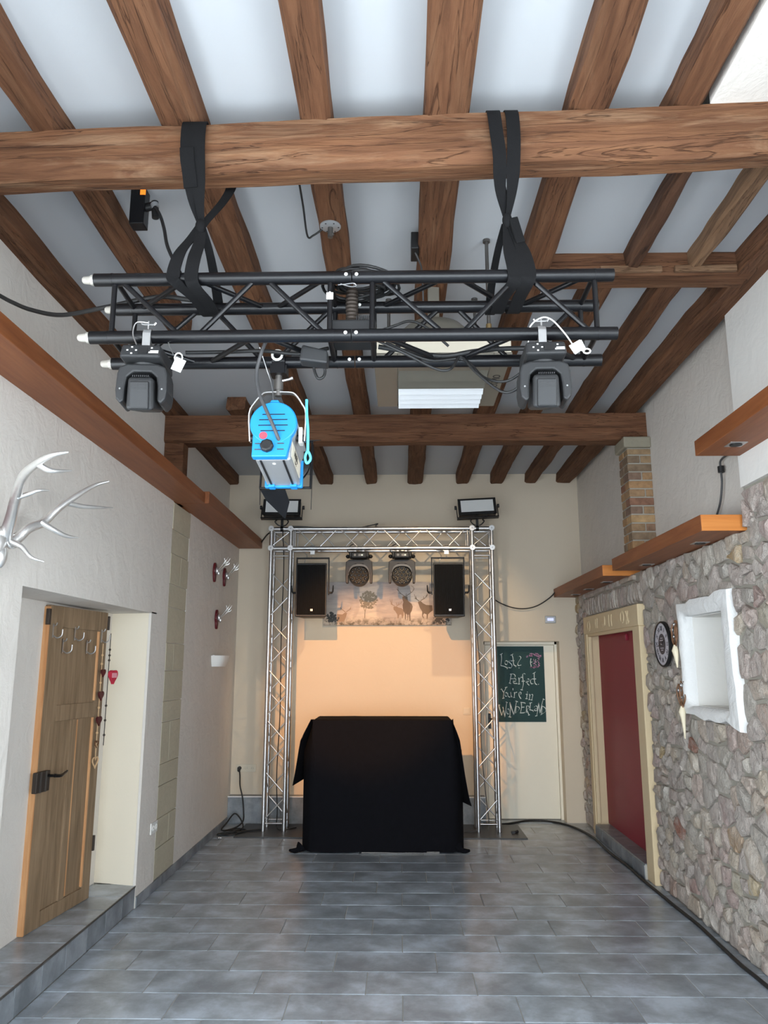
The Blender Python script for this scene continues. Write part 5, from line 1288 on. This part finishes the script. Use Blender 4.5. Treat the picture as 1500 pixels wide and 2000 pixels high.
# ---- two compact moving heads under the black truss
def spot_head(tagside):
    t = empty('spot_moving_head')                       # origin: centre of the chord it hangs from
    m = MB()
    m.hull8([(-0.082, -0.115, -0.135), (0.082, -0.115, -0.135), (0.076, -0.10, -0.075), (-0.076, -0.10, -0.075)], [(-0.082, 0.115, -0.135), (0.082, 0.115, -0.135), (0.076, 0.115, -0.055), (-0.076, 0.115, -0.055)])
    base = m.build('base', 'grey_plastic', t, bevel=0.010)
    pm = at((0, -0.1085, -0.105), rx=rad(76))            # control panel on the sloping front
    m = MB()
    for x, y in ((-0.05, 0), (-0.016, 0), (-0.033, 0.015), (-0.033, -0.015), (0.045, 0.012)): m.bx(x - 0.0035, x + 0.0035, y - 0.0025, y + 0.0025, 0.001, 0.0035, pm)
    m.build('buttons', 'white_plastic', base)
    MB().bx(-0.008, 0.028, -0.014, 0.014, 0.0005, 0.002, pm).build('display', 'black_plastic', base)
    m = MB(); m.bx(0.034, 0.072, -0.012, -0.006, 0.001, 0.0025, pm); m.bx(0.040, 0.072, -0.004, 0.0, 0.001, 0.0025, pm); m.build('white_print', 'paper', base)
    MB().lathe([(0.055, -0.150), (0.062, -0.135)], 20, at((0, 0, 0))).build('pan_ring', 'black_plastic', t, smooth=40)
    ym = at((0, 0.06, 0), rx=rad(90))
    outer = [(-0.103, -0.255), (-0.100, -0.185), (-0.092, -0.155), (-0.06, -0.142), (0.06, -0.142), (0.092, -0.155), (0.100, -0.185), (0.103, -0.255), (0.098, -0.29), (0.082, -0.31), (0.066, -0.30)]
    inner = [(0.064, -0.24), (0.058, -0.20), (0.035, -0.178), (-0.035, -0.178), (-0.058, -0.20), (-0.064, -0.24), (-0.066, -0.30), (-0.082, -0.31), (-0.098, -0.29)]
    MB().prism(outer + inner, 0.125, ym).build('yoke', 'grey_plastic', t, bevel=0.008)
    for s in (-1, 1): MB().lathe([(0.0045, 0), (0.003, 0.0025)], 8, at((0.083 * s, -0.066, -0.25), rx=rad(90))).build('screw', 'steel', t)
    hm = at((0, 0.01, -0.248), rx=rad(12))
    hd = MB().hull8([(-0.056, -0.10, -0.075), (0.056, -0.10, -0.075), (0.05, -0.085, 0.062), (-0.05, -0.085, 0.062)], [(-0.05, 0.11, -0.06), (0.05, 0.11, -0.06), (0.046, 0.11, 0.055), (-0.046, 0.11, 0.055)], hm).build('head', 'grey_plastic', t, bevel=0.016, seg=3)
    MB().bx(-0.038, 0.038, -0.108, -0.09, -0.07, 0.04, hm).build('rear_cover', 'grey_plastic', hd, bevel=0.006)
    m = MB()
    for i in range(4): m.bx(-0.03, -0.002, -0.1095, -0.107, 0.006 + i * 0.007, 0.009 + i * 0.007, hm).bx(0.002, 0.03, -0.1095, -0.107, 0.006 + i * 0.007, 0.009 + i * 0.007, hm)
    m.build('vent_slots', 'black_plastic', hd)
    m = MB()
    for i in range(9): m.bx(-0.03 + i * 0.0075, -0.027 + i * 0.0075, -0.088, -0.06, 0.060, 0.067, hm)
    m.build('cooling_ribs', 'grey_plastic', hd)
    MB().cyl(hm @ Vector((0, 0.105, -0.005)), hm @ Vector((0, 0.135, -0.005)), 0.042).build('lens_barrel', 'black_plastic', hd, smooth=40)
    m = MB(); m.ribbon([(0, 0.031 * math.cos(i * math.pi / 8), 0.031 * math.sin(i * math.pi / 8)) for i in range(17)], [(0.016, 0, 0)] * 2, 0.005, 1)
    m.bx(-0.016, 0.016, -0.034, -0.028, -0.055, 0.005); m.bx(-0.016, 0.016, -0.034, 0.034, -0.060, -0.050); m.build('half_coupler', 'steel', t, smooth=40)
    m = MB(); m.cyl((0, -0.012, 0.03), (0, -0.012, 0.065), 0.004, n=8); m.bx(-0.022, 0.022, -0.016, -0.009, 0.046, 0.052); m.tube([(-0.022, -0.012, 0.049), (-0.03, -0.012, 0.06)], 0.005, 6); m.tube([(0.022, -0.012, 0.049), (0.03, -0.012, 0.06)], 0.005, 6); m.build('wing_nut', 'steel', t, smooth=40)
    if tagside == 'r':
        MB().tube(cr([(-0.05, 0.02, -0.03), (-0.045, -0.005, 0.03), (0.0, -0.02, 0.062), (0.04, -0.035, 0.045), (0.085, -0.05, -0.02), (0.115, -0.05, -0.07)], 5), 0.003, 6).build('safety_wire', 'paper', t, smooth=50)
        m = MB(); m.prism([(-0.028, -0.018), (0.022, -0.022), (0.03, 0.014), (-0.02, 0.022)], 0.004, at((0.128, -0.06, -0.085), rx=rad(80), ry=rad(-38))); m.prism([(-0.028, -0.018), (0.022, -0.022), (0.03, 0.014), (-0.02, 0.022)], 0.004, at((0.136, -0.045, -0.080), rx=rad(96), ry=rad(-38))); m.build('label_tag', 'paper', t)
        MB().tube([(0.172 + 0.014 * math.cos(a), -0.045, -0.098 + 0.010 * math.sin(a)) for a in [i * math.pi / 5 for i in range(10)]], 0.0035, 6, closed=True).tube([(0.15, -0.045, -0.093), (0.162, -0.045, -0.098)], 0.0035, 6).build('snap_hook', 'paper', t, smooth=50)
    else:
        MB().tube(cr([(0.0, -0.02, 0.055), (-0.045, -0.03, 0.05), (-0.055, -0.035, 0.0), (-0.03, -0.06, -0.06)], 5), 0.0028, 6).tube(cr([(0.07, 0.0, 0.01), (0.095, -0.02, -0.05), (0.115, -0.04, -0.09)], 4), 0.0025, 6).build('safety_wire', 'steel', t, smooth=50)
        MB().prism([(-0.022, -0.03), (0.02, -0.036), (0.026, 0.02), (-0.018, 0.028)], 0.003, at((0.14, -0.05, -0.135), rx=rad(84), ry=rad(14))).build('label_tag', 'paper', t)
        MB().tube([(0.14 + 0.016 * math.cos(a), -0.056, -0.11 + 0.020 * math.sin(a)) for a in [i * math.pi / 5 for i in range(10)]], 0.003, 6, closed=True).build('snap_hook', 'paper', t, smooth=50)
    return t
h1 = spot_head('l'); tag(h1, 'dark grey moving head under the left end of the black truss', 'moving head', 'spot heads on the black truss'); h1.matrix_basis = at((-0.955, 2.73, 2.931), rz=rad(4)) @ Matrix.Diagonal((0.92, 0.92, 0.92, 1))
h2 = spot_head('r'); tag(h2, 'dark grey moving head with white tag under the right truss end', 'moving head', 'spot heads on the black truss'); h2.matrix_basis = at((0.54, 2.73, 2.931), rz=rad(-2)) @ Matrix.Diagonal((0.92, 0.92, 0.92, 1))

# ---- blue fresnel lantern with barn doors
t = empty('fresnel_lantern', (-0.49, 2.965, 2.40))
FM = at((-0.492, 2.895, 2.632), rx=rad(-9), rz=rad(-1))
m = MB(); m.lathe([(0.088, 0.0), (0.0925, 0.006), (0.0925, 0.030), (0.088, 0.034)], 36, FM @ at((0, 0.014, 0), rx=rad(90)))
cov = m.build('rear_cover', 'blue', t, smooth=35)
m = MB()
for z, w in ((0.035, 0.045), (0.012, 0.056), (-0.012, 0.058), (-0.036, 0.048)): m.bx(-w, w, -0.0215, -0.0195, z - 0.0018, z + 0.0018, FM)
m.build('vent_slots', 'black_plastic', cov)
MB().prism([(-0.022, 0), (0.022, 0), (0.014, 0.016), (-0.014, 0.016)], 0.03, FM @ at((0, 0.014, 0.086), rx=rad(90))).build('lug', 'blue', cov, bevel=0.003)
MB().lathe([(0.016, 0), (0.016, 0.0015)], 18, FM @ at((-0.036, -0.0195, -0.056), rx=rad(90))).build('sticker', 'red_sticker', cov)
pan = MB().prism([(-0.078, -0.145), (0.058, -0.145), (0.066, -0.10), (0.078, -0.035), (-0.078, -0.035)], 0.034, FM @ at((0, 0.016, 0), rx=rad(90))).build('rear_panel', 'blue', t, bevel=0.005)
m = MB()
for s in (-1, 1):
    for z in (-0.09, -0.115): m.bx(0.033 * s - 0.016 + (-0.018 if s < 0 else 0.004), 0.033 * s + 0.010 + (-0.018 if s < 0 else 0.004), -0.0195, -0.017, z - 0.002, z + 0.002, FM)
m.build('slots', 'ac_dark', pan)
MB().lathe([(0.027, 0.0), (0.027, 0.016), (0.022, 0.021)], 8, FM @ at((-0.018, -0.018, -0.103), rx=rad(90))).build('focus_knob', 'black_plastic', pan, bevel=0.003)
body = MB().bx(-0.07, 0.07, 0.014, 0.285, -0.145, -0.02, FM).build('lamp_body', 'silver_paint', t, bevel=0.008)
m = MB()
for i in range(-5, 6):
    a = i / 5 * 1.35; r = 0.079
    m.bx(-0.006, 0.006, 0.014, 0.28, 0, 0.012, FM @ rotm(ry=a) @ Matrix.Translation((0, 0, r)))
m.lathe([(0.080, 0), (0.080, 0.264)], 28, FM @ at((0, 0.28, 0), rx=rad(90)))
m.build('cooling_fins', 'silver_paint', body, smooth=30)
m = MB()
for x in (-0.048, 0.042): m.bx(x - 0.004, x + 0.004, 0.02, 0.275, -0.1475, -0.144, FM)
m.build('groove', 'black_plastic', body)
MB().lathe([(0.007, 0), (0.007, 0.001)], 12, FM @ at((0.0, 0.05, -0.146), rx=rad(180))).build('round_label', 'paper', body)
lab = MB().bx(0.0695, 0.0715, 0.03, 0.25, -0.125, -0.06, FM).build('side_label', 'ac_cream', body)
m = MB(); text_mesh('ARRI', 0.042, 0.0004, FM @ at((0.0722, 0.13, -0.085), rz=rad(90)) @ rotm(rx=rad(90)), m); text_mesh('L5-C', 0.018, 0.0004, FM @ at((0.0722, 0.13, -0.113), rz=rad(90)) @ rotm(rx=rad(90)), m)
m.build('label_print', 'black_plastic', lab)
m = MB(); m.bx(-0.078, 0.078, 0.278, 0.298, -0.152, -0.142, FM); m.bx(-0.062, -0.035, 0.262, 0.30, -0.156, -0.142, FM); m.bx(0.030, 0.058, 0.262, 0.30, -0.156, -0.142, FM); m.bx(0.068, 0.080, 0.278, 0.298, -0.15, -0.03, FM); m.bx(-0.080, -0.068, 0.278, 0.298, -0.15, -0.03, FM)
m.build('front_ring', 'blue', t, bevel=0.003)
m = MB(); m.lathe([(0.088, 0), (0.105, -0.01), (0.105, -0.03), (0.085, -0.035)], 30, FM @ at((0, 0.285, -0.03), rx=rad(90))); m.build('lens_tube', 'black_metal', t, smooth=35)
# barn door frame and four leaves
fr = MB(); q = 0.112
for a, b, c, d in ((-q, q, -q, -q + 0.008), (-q, q, q - 0.008, q), (-q, -q + 0.008, -q, q), (q - 0.008, q, -q, q)): fr.bx(a, b, 0.318, 0.330, c - 0.03, d - 0.03, FM)
bd = fr.build('barn_door_frame', 'black_metal', t, bevel=0.002)
def leaf(M2, pts): MB().prism(pts, 0.0025, M2).build('barn_door', 'black_metal', bd)
leaf(FM @ at((0, 0.33, -q - 0.03), rx=rad(90 + 62)) @ rotm(rz=rad(180)), [(0.108, 0), (0.0, 0), (-0.01, 0.07), (0.02, 0.17), (0.09, 0.06)])
leaf(FM @ at((q, 0.33, -0.03), rz=rad(98)) @ rotm(rx=rad(90)), [(0, -0.10), (0.15, -0.15), (0.15, 0.12), (0, 0.10)])
leaf(FM @ at((-q, 0.33, -0.03), rz=rad(100)) @ rotm(rx=rad(90)), [(0, -0.10), (0.14, -0.13), (0.14, 0.12), (0, 0.10)])
leaf(FM @ at((0, 0.33, q - 0.03), rx=rad(28)), [(-0.10, 0), (0.10, 0), (0.13, 0.14), (-0.13, 0.14)])
# yoke, spigot, clamp
m = MB(); YK = [(-0.600, 2.975, 2.585), (-0.606, 2.972, 2.70), (-0.585, 2.97, 2.745), (-0.555, 2.968, 2.78), (-0.53, 2.967, 2.789), (-0.45, 2.967, 2.789), (-0.42, 2.968, 2.78), (-0.392, 2.97, 2.74), (-0.376, 2.972, 2.70), (-0.379, 2.975, 2.585)]
m.ribbon(YK, [(0, 0.014, 0)] * 2, 0.005, 3); m.build('yoke', 'steel', t, smooth=40)
for x in (-0.585, -0.397): MB().cyl((x - 0.016, 2.975, 2.60), (x + 0.016, 2.975, 2.60), 0.014).build('yoke_pivot', 'black_plastic', t, smooth=40)
MB().bx(-0.402, -0.388, 2.955, 3.0, 2.575, 2.64).build('tilt_scale', 'paper', t)
m = MB(); m.cyl((-0.49, 2.965, 2.775), (-0.49, 2.965, 2.875), 0.014); m.cyl((-0.49, 2.965, 2.80), (-0.49, 2.965, 2.845), 0.019); m.build('spigot', 'dark_steel', t, smooth=40)
MB().tube([(-0.472, 2.955, 2.838), (-0.445, 2.945, 2.84), (-0.43, 2.945, 2.846)], [0.006, 0.005, 0.008], 8).build('spigot_screw', 'steel', t, smooth=40)
m = MB(); m.bx(-0.522, -0.455, 2.935, 2.995, 2.862, 2.90); m.ribbon([(-0.488, 2.965 + 0.033 * math.cos(i * math.pi / 8), 2.921 + 0.033 * math.sin(i * math.pi / 8)) for i in range(17)], [(0.026, 0, 0)] * 2, 0.012, 1); m.bx(-0.515, -0.462, 2.928, 2.937, 2.862, 2.945); m.build('hook_clamp', 'black_metal', t, smooth=40)
MB().tube([(-0.492 + 0.020 * math.cos(a), 2.920, 2.935 + 0.020 * math.sin(a)) for a in [i * math.pi / 7 for i in range(14)]], 0.0055, 6, closed=True).build('clamp_ring', 'paper', t, smooth=50)
MB().tube(cr([(-0.509, 2.80, 2.96), (-0.545, 2.87, 2.93), (-0.566, 2.885, 2.85), (-0.555, 2.875, 2.77), (-0.529, 2.86, 2.704), (-0.495, 2.852, 2.63), (-0.472, 2.858, 2.575), (-0.462, 2.882, 2.547)], 6), 0.0075, 8).build('lamp_cable', 'cable_grey', t, smooth=60)
MB().tube(cr([(-0.56, 2.90, 2.96), (-0.535, 2.93, 2.88), (-0.515, 2.935, 2.82), (-0.50, 2.91, 2.74)], 4), 0.0022, 5).build('safety_wire', 'steel', t, smooth=50)
m = MB().tube(cr([(-0.374, 2.965, 2.76), (-0.372, 2.96, 2.70), (-0.366, 2.96, 2.63), (-0.364, 2.955, 2.54)], 5), 0.006, 7).tube(cr([(-0.364, 2.955, 2.54), (-0.374, 2.955, 2.515), (-0.366, 2.955, 2.49), (-0.352, 2.955, 2.51)], 4, True), 0.0055, 7, closed=True)
m.build('tilt_cord', 'cyan', t, smooth=60)
tag(t, 'blue and silver fresnel lantern with barn doors hanging under the truss', 'stage light')

# ---- control box, cable coil and loose leads on the black truss
t = empty('dimmer_box', (-0.18, 2.85, 2.95))
MB().hull8([(-0.262, 2.78, 2.955), (-0.088, 2.78, 2.955), (-0.088, 2.78, 3.02), (-0.262, 2.78, 3.02)], [(-0.262, 2.93, 2.955), (-0.088, 2.93, 2.955), (-0.088, 2.93, 3.075), (-0.262, 2.93, 3.075)]).build('case', 'grey_plastic', t, bevel=0.006)
m = MB()
for i in range(10): m.bx(-0.165 + i * 0.007, -0.161 + i * 0.007, 2.80, 2.84, 3.028, 3.046, at((0, 0, 0)))
m.build('vent_fins', 'black_plastic', t)
m = MB().tube([(-0.19, 2.92, 3.06 + i * 0.004) for i in range(0, 40)], [0.024 + 0.003 * (i % 4 == 0) for i in range(40)], 12); m.build('cable_gland', 'iron', t, smooth=40)
tag(t, 'dark control box lying inside the middle of the black truss', 'box')
m = MB(); rr = random.Random(4)
for i in range(9):
    cx, cy, cz = -0.16 + rr.uniform(-0.02, 0.05), 2.87 + rr.uniform(-0.02, 0.03), 3.19 + i * 0.007
    rx, ry = 0.11 + rr.uniform(-0.02, 0.025), 0.085 + rr.uniform(-0.01, 0.02)
    m.tube([(cx + rx * math.cos(a), cy + ry * math.sin(a), cz + 0.012 * math.sin(2 * a + i)) for a in [k * math.pi / 12 for k in range(24)]], 0.0065, 6, closed=True)
tag(m.build('cable_coil', 'cable', smooth=60), 'coil of black cable resting on top of the black truss centre', 'cable')
t = MB().hull8([(-0.385, 2.79, 2.86), (-0.275, 2.79, 2.845), (-0.275, 2.79, 2.90), (-0.375, 2.79, 2.925)], [(-0.385, 2.86, 2.86), (-0.275, 2.86, 2.845), (-0.275, 2.86, 2.90), (-0.375, 2.86, 2.925)]).build('power_adapter', 'grey_plastic', bevel=0.008)
tag(t, 'grey plug adapter hanging in cables under the truss centre', 'adapter')
CABLES = [
 ('black lead sagging in a deep loop to the right moving head', [(-0.09, 2.80, 2.945), (0.023, 2.80, 2.887), (0.144, 2.85, 2.843), (0.204, 2.86, 2.845), (0.25, 2.91, 2.917), (0.304, 2.86, 2.831), (0.395, 2.80, 2.728), (0.455, 2.77, 2.735), (0.49, 2.76, 2.80)], 0.0055),
 ('black lead sagging in a shallow loop to the right moving head', [(-0.05, 2.86, 2.96), (0.12, 2.90, 2.90), (0.26, 2.91, 2.906), (0.334, 2.86, 2.81), (0.406, 2.80, 2.769), (0.463, 2.77, 2.79), (0.49, 2.77, 2.83)], 0.0055),
 ('black lead curling below the plug adapter', [(-0.33, 2.90, 2.90), (-0.341, 2.92, 2.876), (-0.325, 2.92, 2.835), (-0.303, 2.92, 2.84), (-0.297, 2.92, 2.869), (-0.31, 2.90, 2.90)], 0.006),
 ('black cable lying along the rear bottom tube, left half', [(-0.86, 2.90, 2.94), (-0.70, 2.92, 2.95), (-0.55, 2.90, 2.945), (-0.40, 2.91, 2.935), (-0.28, 2.88, 2.945)], 0.008),
 ('black cable bundle lying along the rear bottom tube, right half', [(-0.08, 2.88, 2.95), (0.05, 2.90, 2.935), (0.18, 2.92, 2.925), (0.30, 2.90, 2.935), (0.42, 2.91, 2.95), (0.56, 2.86, 2.93)], 0.010),
 ('black cable arching over the front tube right of the centre', [(-0.10, 2.80, 2.97), (-0.02, 2.80, 3.00), (0.05, 2.82, 3.03), (0.12, 2.85, 3.01), (0.20, 2.88, 2.95)], 0.0055),
 ('black cable leading from the truss end to the left wall', [(-1.89, 3.33, 3.42), (-1.80, 3.28, 3.36), (-1.665, 3.2, 3.281), (-1.475, 3.1, 3.206), (-1.245, 3.0, 3.19), (-1.0, 2.93, 3.20), (-0.85, 2.9, 3.17)], 0.010),
 ('pair of black cables hanging from the spotlight to the truss', [(-1.171, 3.3, 3.867), (-1.12, 3.25, 3.78), (-1.07, 3.17, 3.66), (-1.02, 3.08, 3.52), (-0.948, 3.0, 3.377), (-0.87, 2.95, 3.24), (-0.82, 2.93, 3.18)], 0.008),
 ('thin black cable hanging between cross beam and round plate', [(-0.437, 2.90, 3.80), (-0.445, 3.1, 3.835), (-0.452, 3.3, 3.848), (-0.448, 3.45, 3.785), (-0.42, 3.47, 3.80), (-0.372, 3.47, 3.836)], 0.005),
]
for lab, pts, r in CABLES: tag(MB().tube(cr(pts, 7), r, 7).build('hanging_lead', 'cable', smooth=60), lab, 'cable', 'leads on the black truss')

# ---- ceiling fittings
t = empty('spotlight', (-1.245, 3.33, 3.958))
MB().bx(-1.283, -1.212, 3.29, 3.36, 3.765, 3.958).build('housing', 'black_metal', t, bevel=0.004)
MB().bx(-1.236, -1.2105, 3.288, 3.292, 3.915, 3.95).build('amber_display', 'amber_led', t)
MB().cyl((-1.215, 3.32, 3.865), (-1.165, 3.31, 3.872), 0.02).cyl((-1.168, 3.305, 3.885), (-1.16, 3.305, 3.80), 0.017).build('plug', 'black_plastic', t, smooth=40)
MB().cyl((-1.168, 3.30, 3.872), (-1.16, 3.30, 3.85), 0.019).build('plug_ring', 'silver_paint', t, smooth=40)
MB().cyl((-1.2475, 3.36, 3.83), (-1.2475, 3.385, 3.823), 0.026).build('lens_barrel', 'black_metal', t, smooth=40)
MB().cyl((-1.2475, 3.3835, 3.8235), (-1.2475, 3.3865, 3.8225), 0.020).build('lamp_face', 'warm_lamp', t, smooth=40)
tag(t, 'black spotlight with amber display on the ceiling behind the cross beam', 'spotlight')
KEY = spot('stage_spot', (-1.2475, 3.40, 3.82), (-0.20, 9.0, 1.22), 1050.0, (1.0, 0.44, 0.12), 27, 0.5, 0.03)

t = empty('mounting_plate', (-0.335, 3.45, 3.838))
m = MB(); m.lathe([(0.052, 0.0), (0.052, -0.006), (0.046, -0.009), (0.02, -0.011)], 26, at((-0.335, 3.45, 3.838))); m.build('disc', 'silver_paint', t, smooth=40)
MB().cyl((-0.335, 3.45, 3.83), (-0.335, 3.45, 3.775), 0.013).cyl((-0.335, 3.45, 3.79), (-0.318, 3.445, 3.79), 0.007).build('stub', 'dark_steel', t, smooth=40)
m = MB()
for i in range(6): m.cyl((-0.335 + 0.040 * math.cos(i * 1.047), 3.45 + 0.040 * math.sin(i * 1.047), 3.8315), (-0.335 + 0.040 * math.cos(i * 1.047), 3.45 + 0.040 * math.sin(i * 1.047), 3.8275), 0.004, n=8)
m.build('screws', 'black_plastic', t)
tag(t, 'round grey metal mounting plate screwed under a ceiling joist', 'plate')
t = empty('socket_box', (0.1, 3.72, 3.86))
MB().bx(0.068, 0.108, 3.66, 3.80, 3.835, 3.93).build('case', 'black_plastic', t, bevel=0.004)
MB().tube(cr([(0.09, 3.70, 3.832), (0.11, 3.74, 3.81), (0.125, 3.80, 3.80), (0.135, 3.92, 3.78), (0.14, 4.0, 3.70)], 5), 0.005, 7).build('lead', 'cable_grey', t, smooth=60)
tag(t, 'small black socket box on the side of a ceiling joist', 'box')

# ---- air unit hanging below the ceiling
t = empty('ceiling_air_unit', (0.23, 4.15, 3.28))
AX0, AX1, AY0, AY1, AZ = -0.125, 0.585, 3.75, 4.56, 3.28
MB().bx(AX0, AX1, AY0, AY1, AZ + 0.012, AZ + 0.078).build('body', 'ac_cream', t, bevel=0.004)
OX0, OX1, OY0, OY1 = -0.005, 0.495, 3.97, 4.535
m = MB(); m.bx(AX0 - 0.005, OX0, AY0, AY1, AZ, AZ + 0.014); m.bx(OX1, AX1 + 0.005, AY0, AY1, AZ, AZ + 0.014); m.bx(OX0, OX1, AY0, OY0, AZ, AZ + 0.014); m.bx(OX0, OX1, OY1, AY1, AZ, AZ + 0.014)
pl_ = m.build('face_frame', 'ac_metal', t, bevel=0.003)
m = MB(); text_mesh('COMO', 0.062, 0.0006, at((0.548, 4.13, AZ - 0.001), rx=rad(180)) @ rotm(rz=rad(90)), m); m.build('lettering', 'black_plastic', pl_)
MB().bx(OX0 + 0.002, OX1 - 0.002, OY0, OY1, AZ + 0.0125, AZ + 0.016).build('grille_back', 'ac_dark', t)
for i in range(2): MB().bx(OX0 + 0.004, OX1 - 0.004, -0.046, 0.046, -0.003, 0.003, at((0, 4.03 + i * 0.115, AZ - 0.004), rx=rad(-20))).build('louvre', 'ac_metal', t)
for i in range(4): MB().bx(OX0 + 0.004, OX1 - 0.004, -0.034, 0.034, -0.004, 0.004, at((0, 4.245 + i * 0.080, AZ - 0.010), rx=rad(-26))).build('louvre', 'ac_white', t, bevel=0.002)
MB().lathe([(0.265, 0), (0.258, 0.08), (0.225, 0.17), (0.16, 0.235), (0.07, 0.27), (0.01, 0.275)], 36, at((0.205, 4.12, AZ + 0.078))).build('fan_housing', 'ac_dome', t, smooth=40)
MB().bx(0.17, 0.235, 4.09, 4.15, 3.62, 3.842).build('hanger_bracket', 'ac_dome', t, bevel=0.003)
for x, y in ((0.478, 3.80), (0.478, 4.48), (-0.06, 4.48)): MB().cyl((x, y, AZ + 0.07), (x, y, 3.96), 0.010, n=10).cyl((x, y, 3.945), (x, y, 3.962), 0.02, n=10).build('threaded_rod', 'dark_steel', t, smooth=50)
MB().cyl((0.478, 3.80, 3.36), (0.478, 3.80, 3.47), 0.015).cyl((0.478, 3.80, 3.40), (0.478, 3.80, 3.44), 0.0165).build('rod_sleeve', 'brass', t, smooth=40)
tag(t, 'bronze grey ceiling air unit with white louvres hanging behind the truss', 'air unit')

# ---- second spotlight, fixed to the rear face of the rear cross beam
t = empty('spotlight', (0.36, 6.585, 3.75))
MB().bx(0.325, 0.395, 6.58, 6.60, 3.69, 3.80).build('base', 'black_metal', t, bevel=0.003)
dv = Vector((0, 1.0, -0.95)).normalized(); p0 = Vector((0.36, 6.64, 3.745))
MB().cyl(p0 - dv * 0.03, p0 + dv * 0.07, 0.034, 0.038).cyl((0.36, 6.595, 3.745), p0, 0.012).build('lamp_can', 'black_metal', t, smooth=40)
MB().cyl(p0 + dv * 0.0705, p0 + dv * 0.072, 0.030).build('lamp_face', 'warm_lamp', t, smooth=40)
tag(t, 'small black spotlight on the back of the rear cross beam', 'spotlight')
spot('stage_spot', p0 + dv * 0.08, (0.1, 9.0, 1.5), 110.0, (1.0, 0.72, 0.42), 75, 0.5, 0.03)
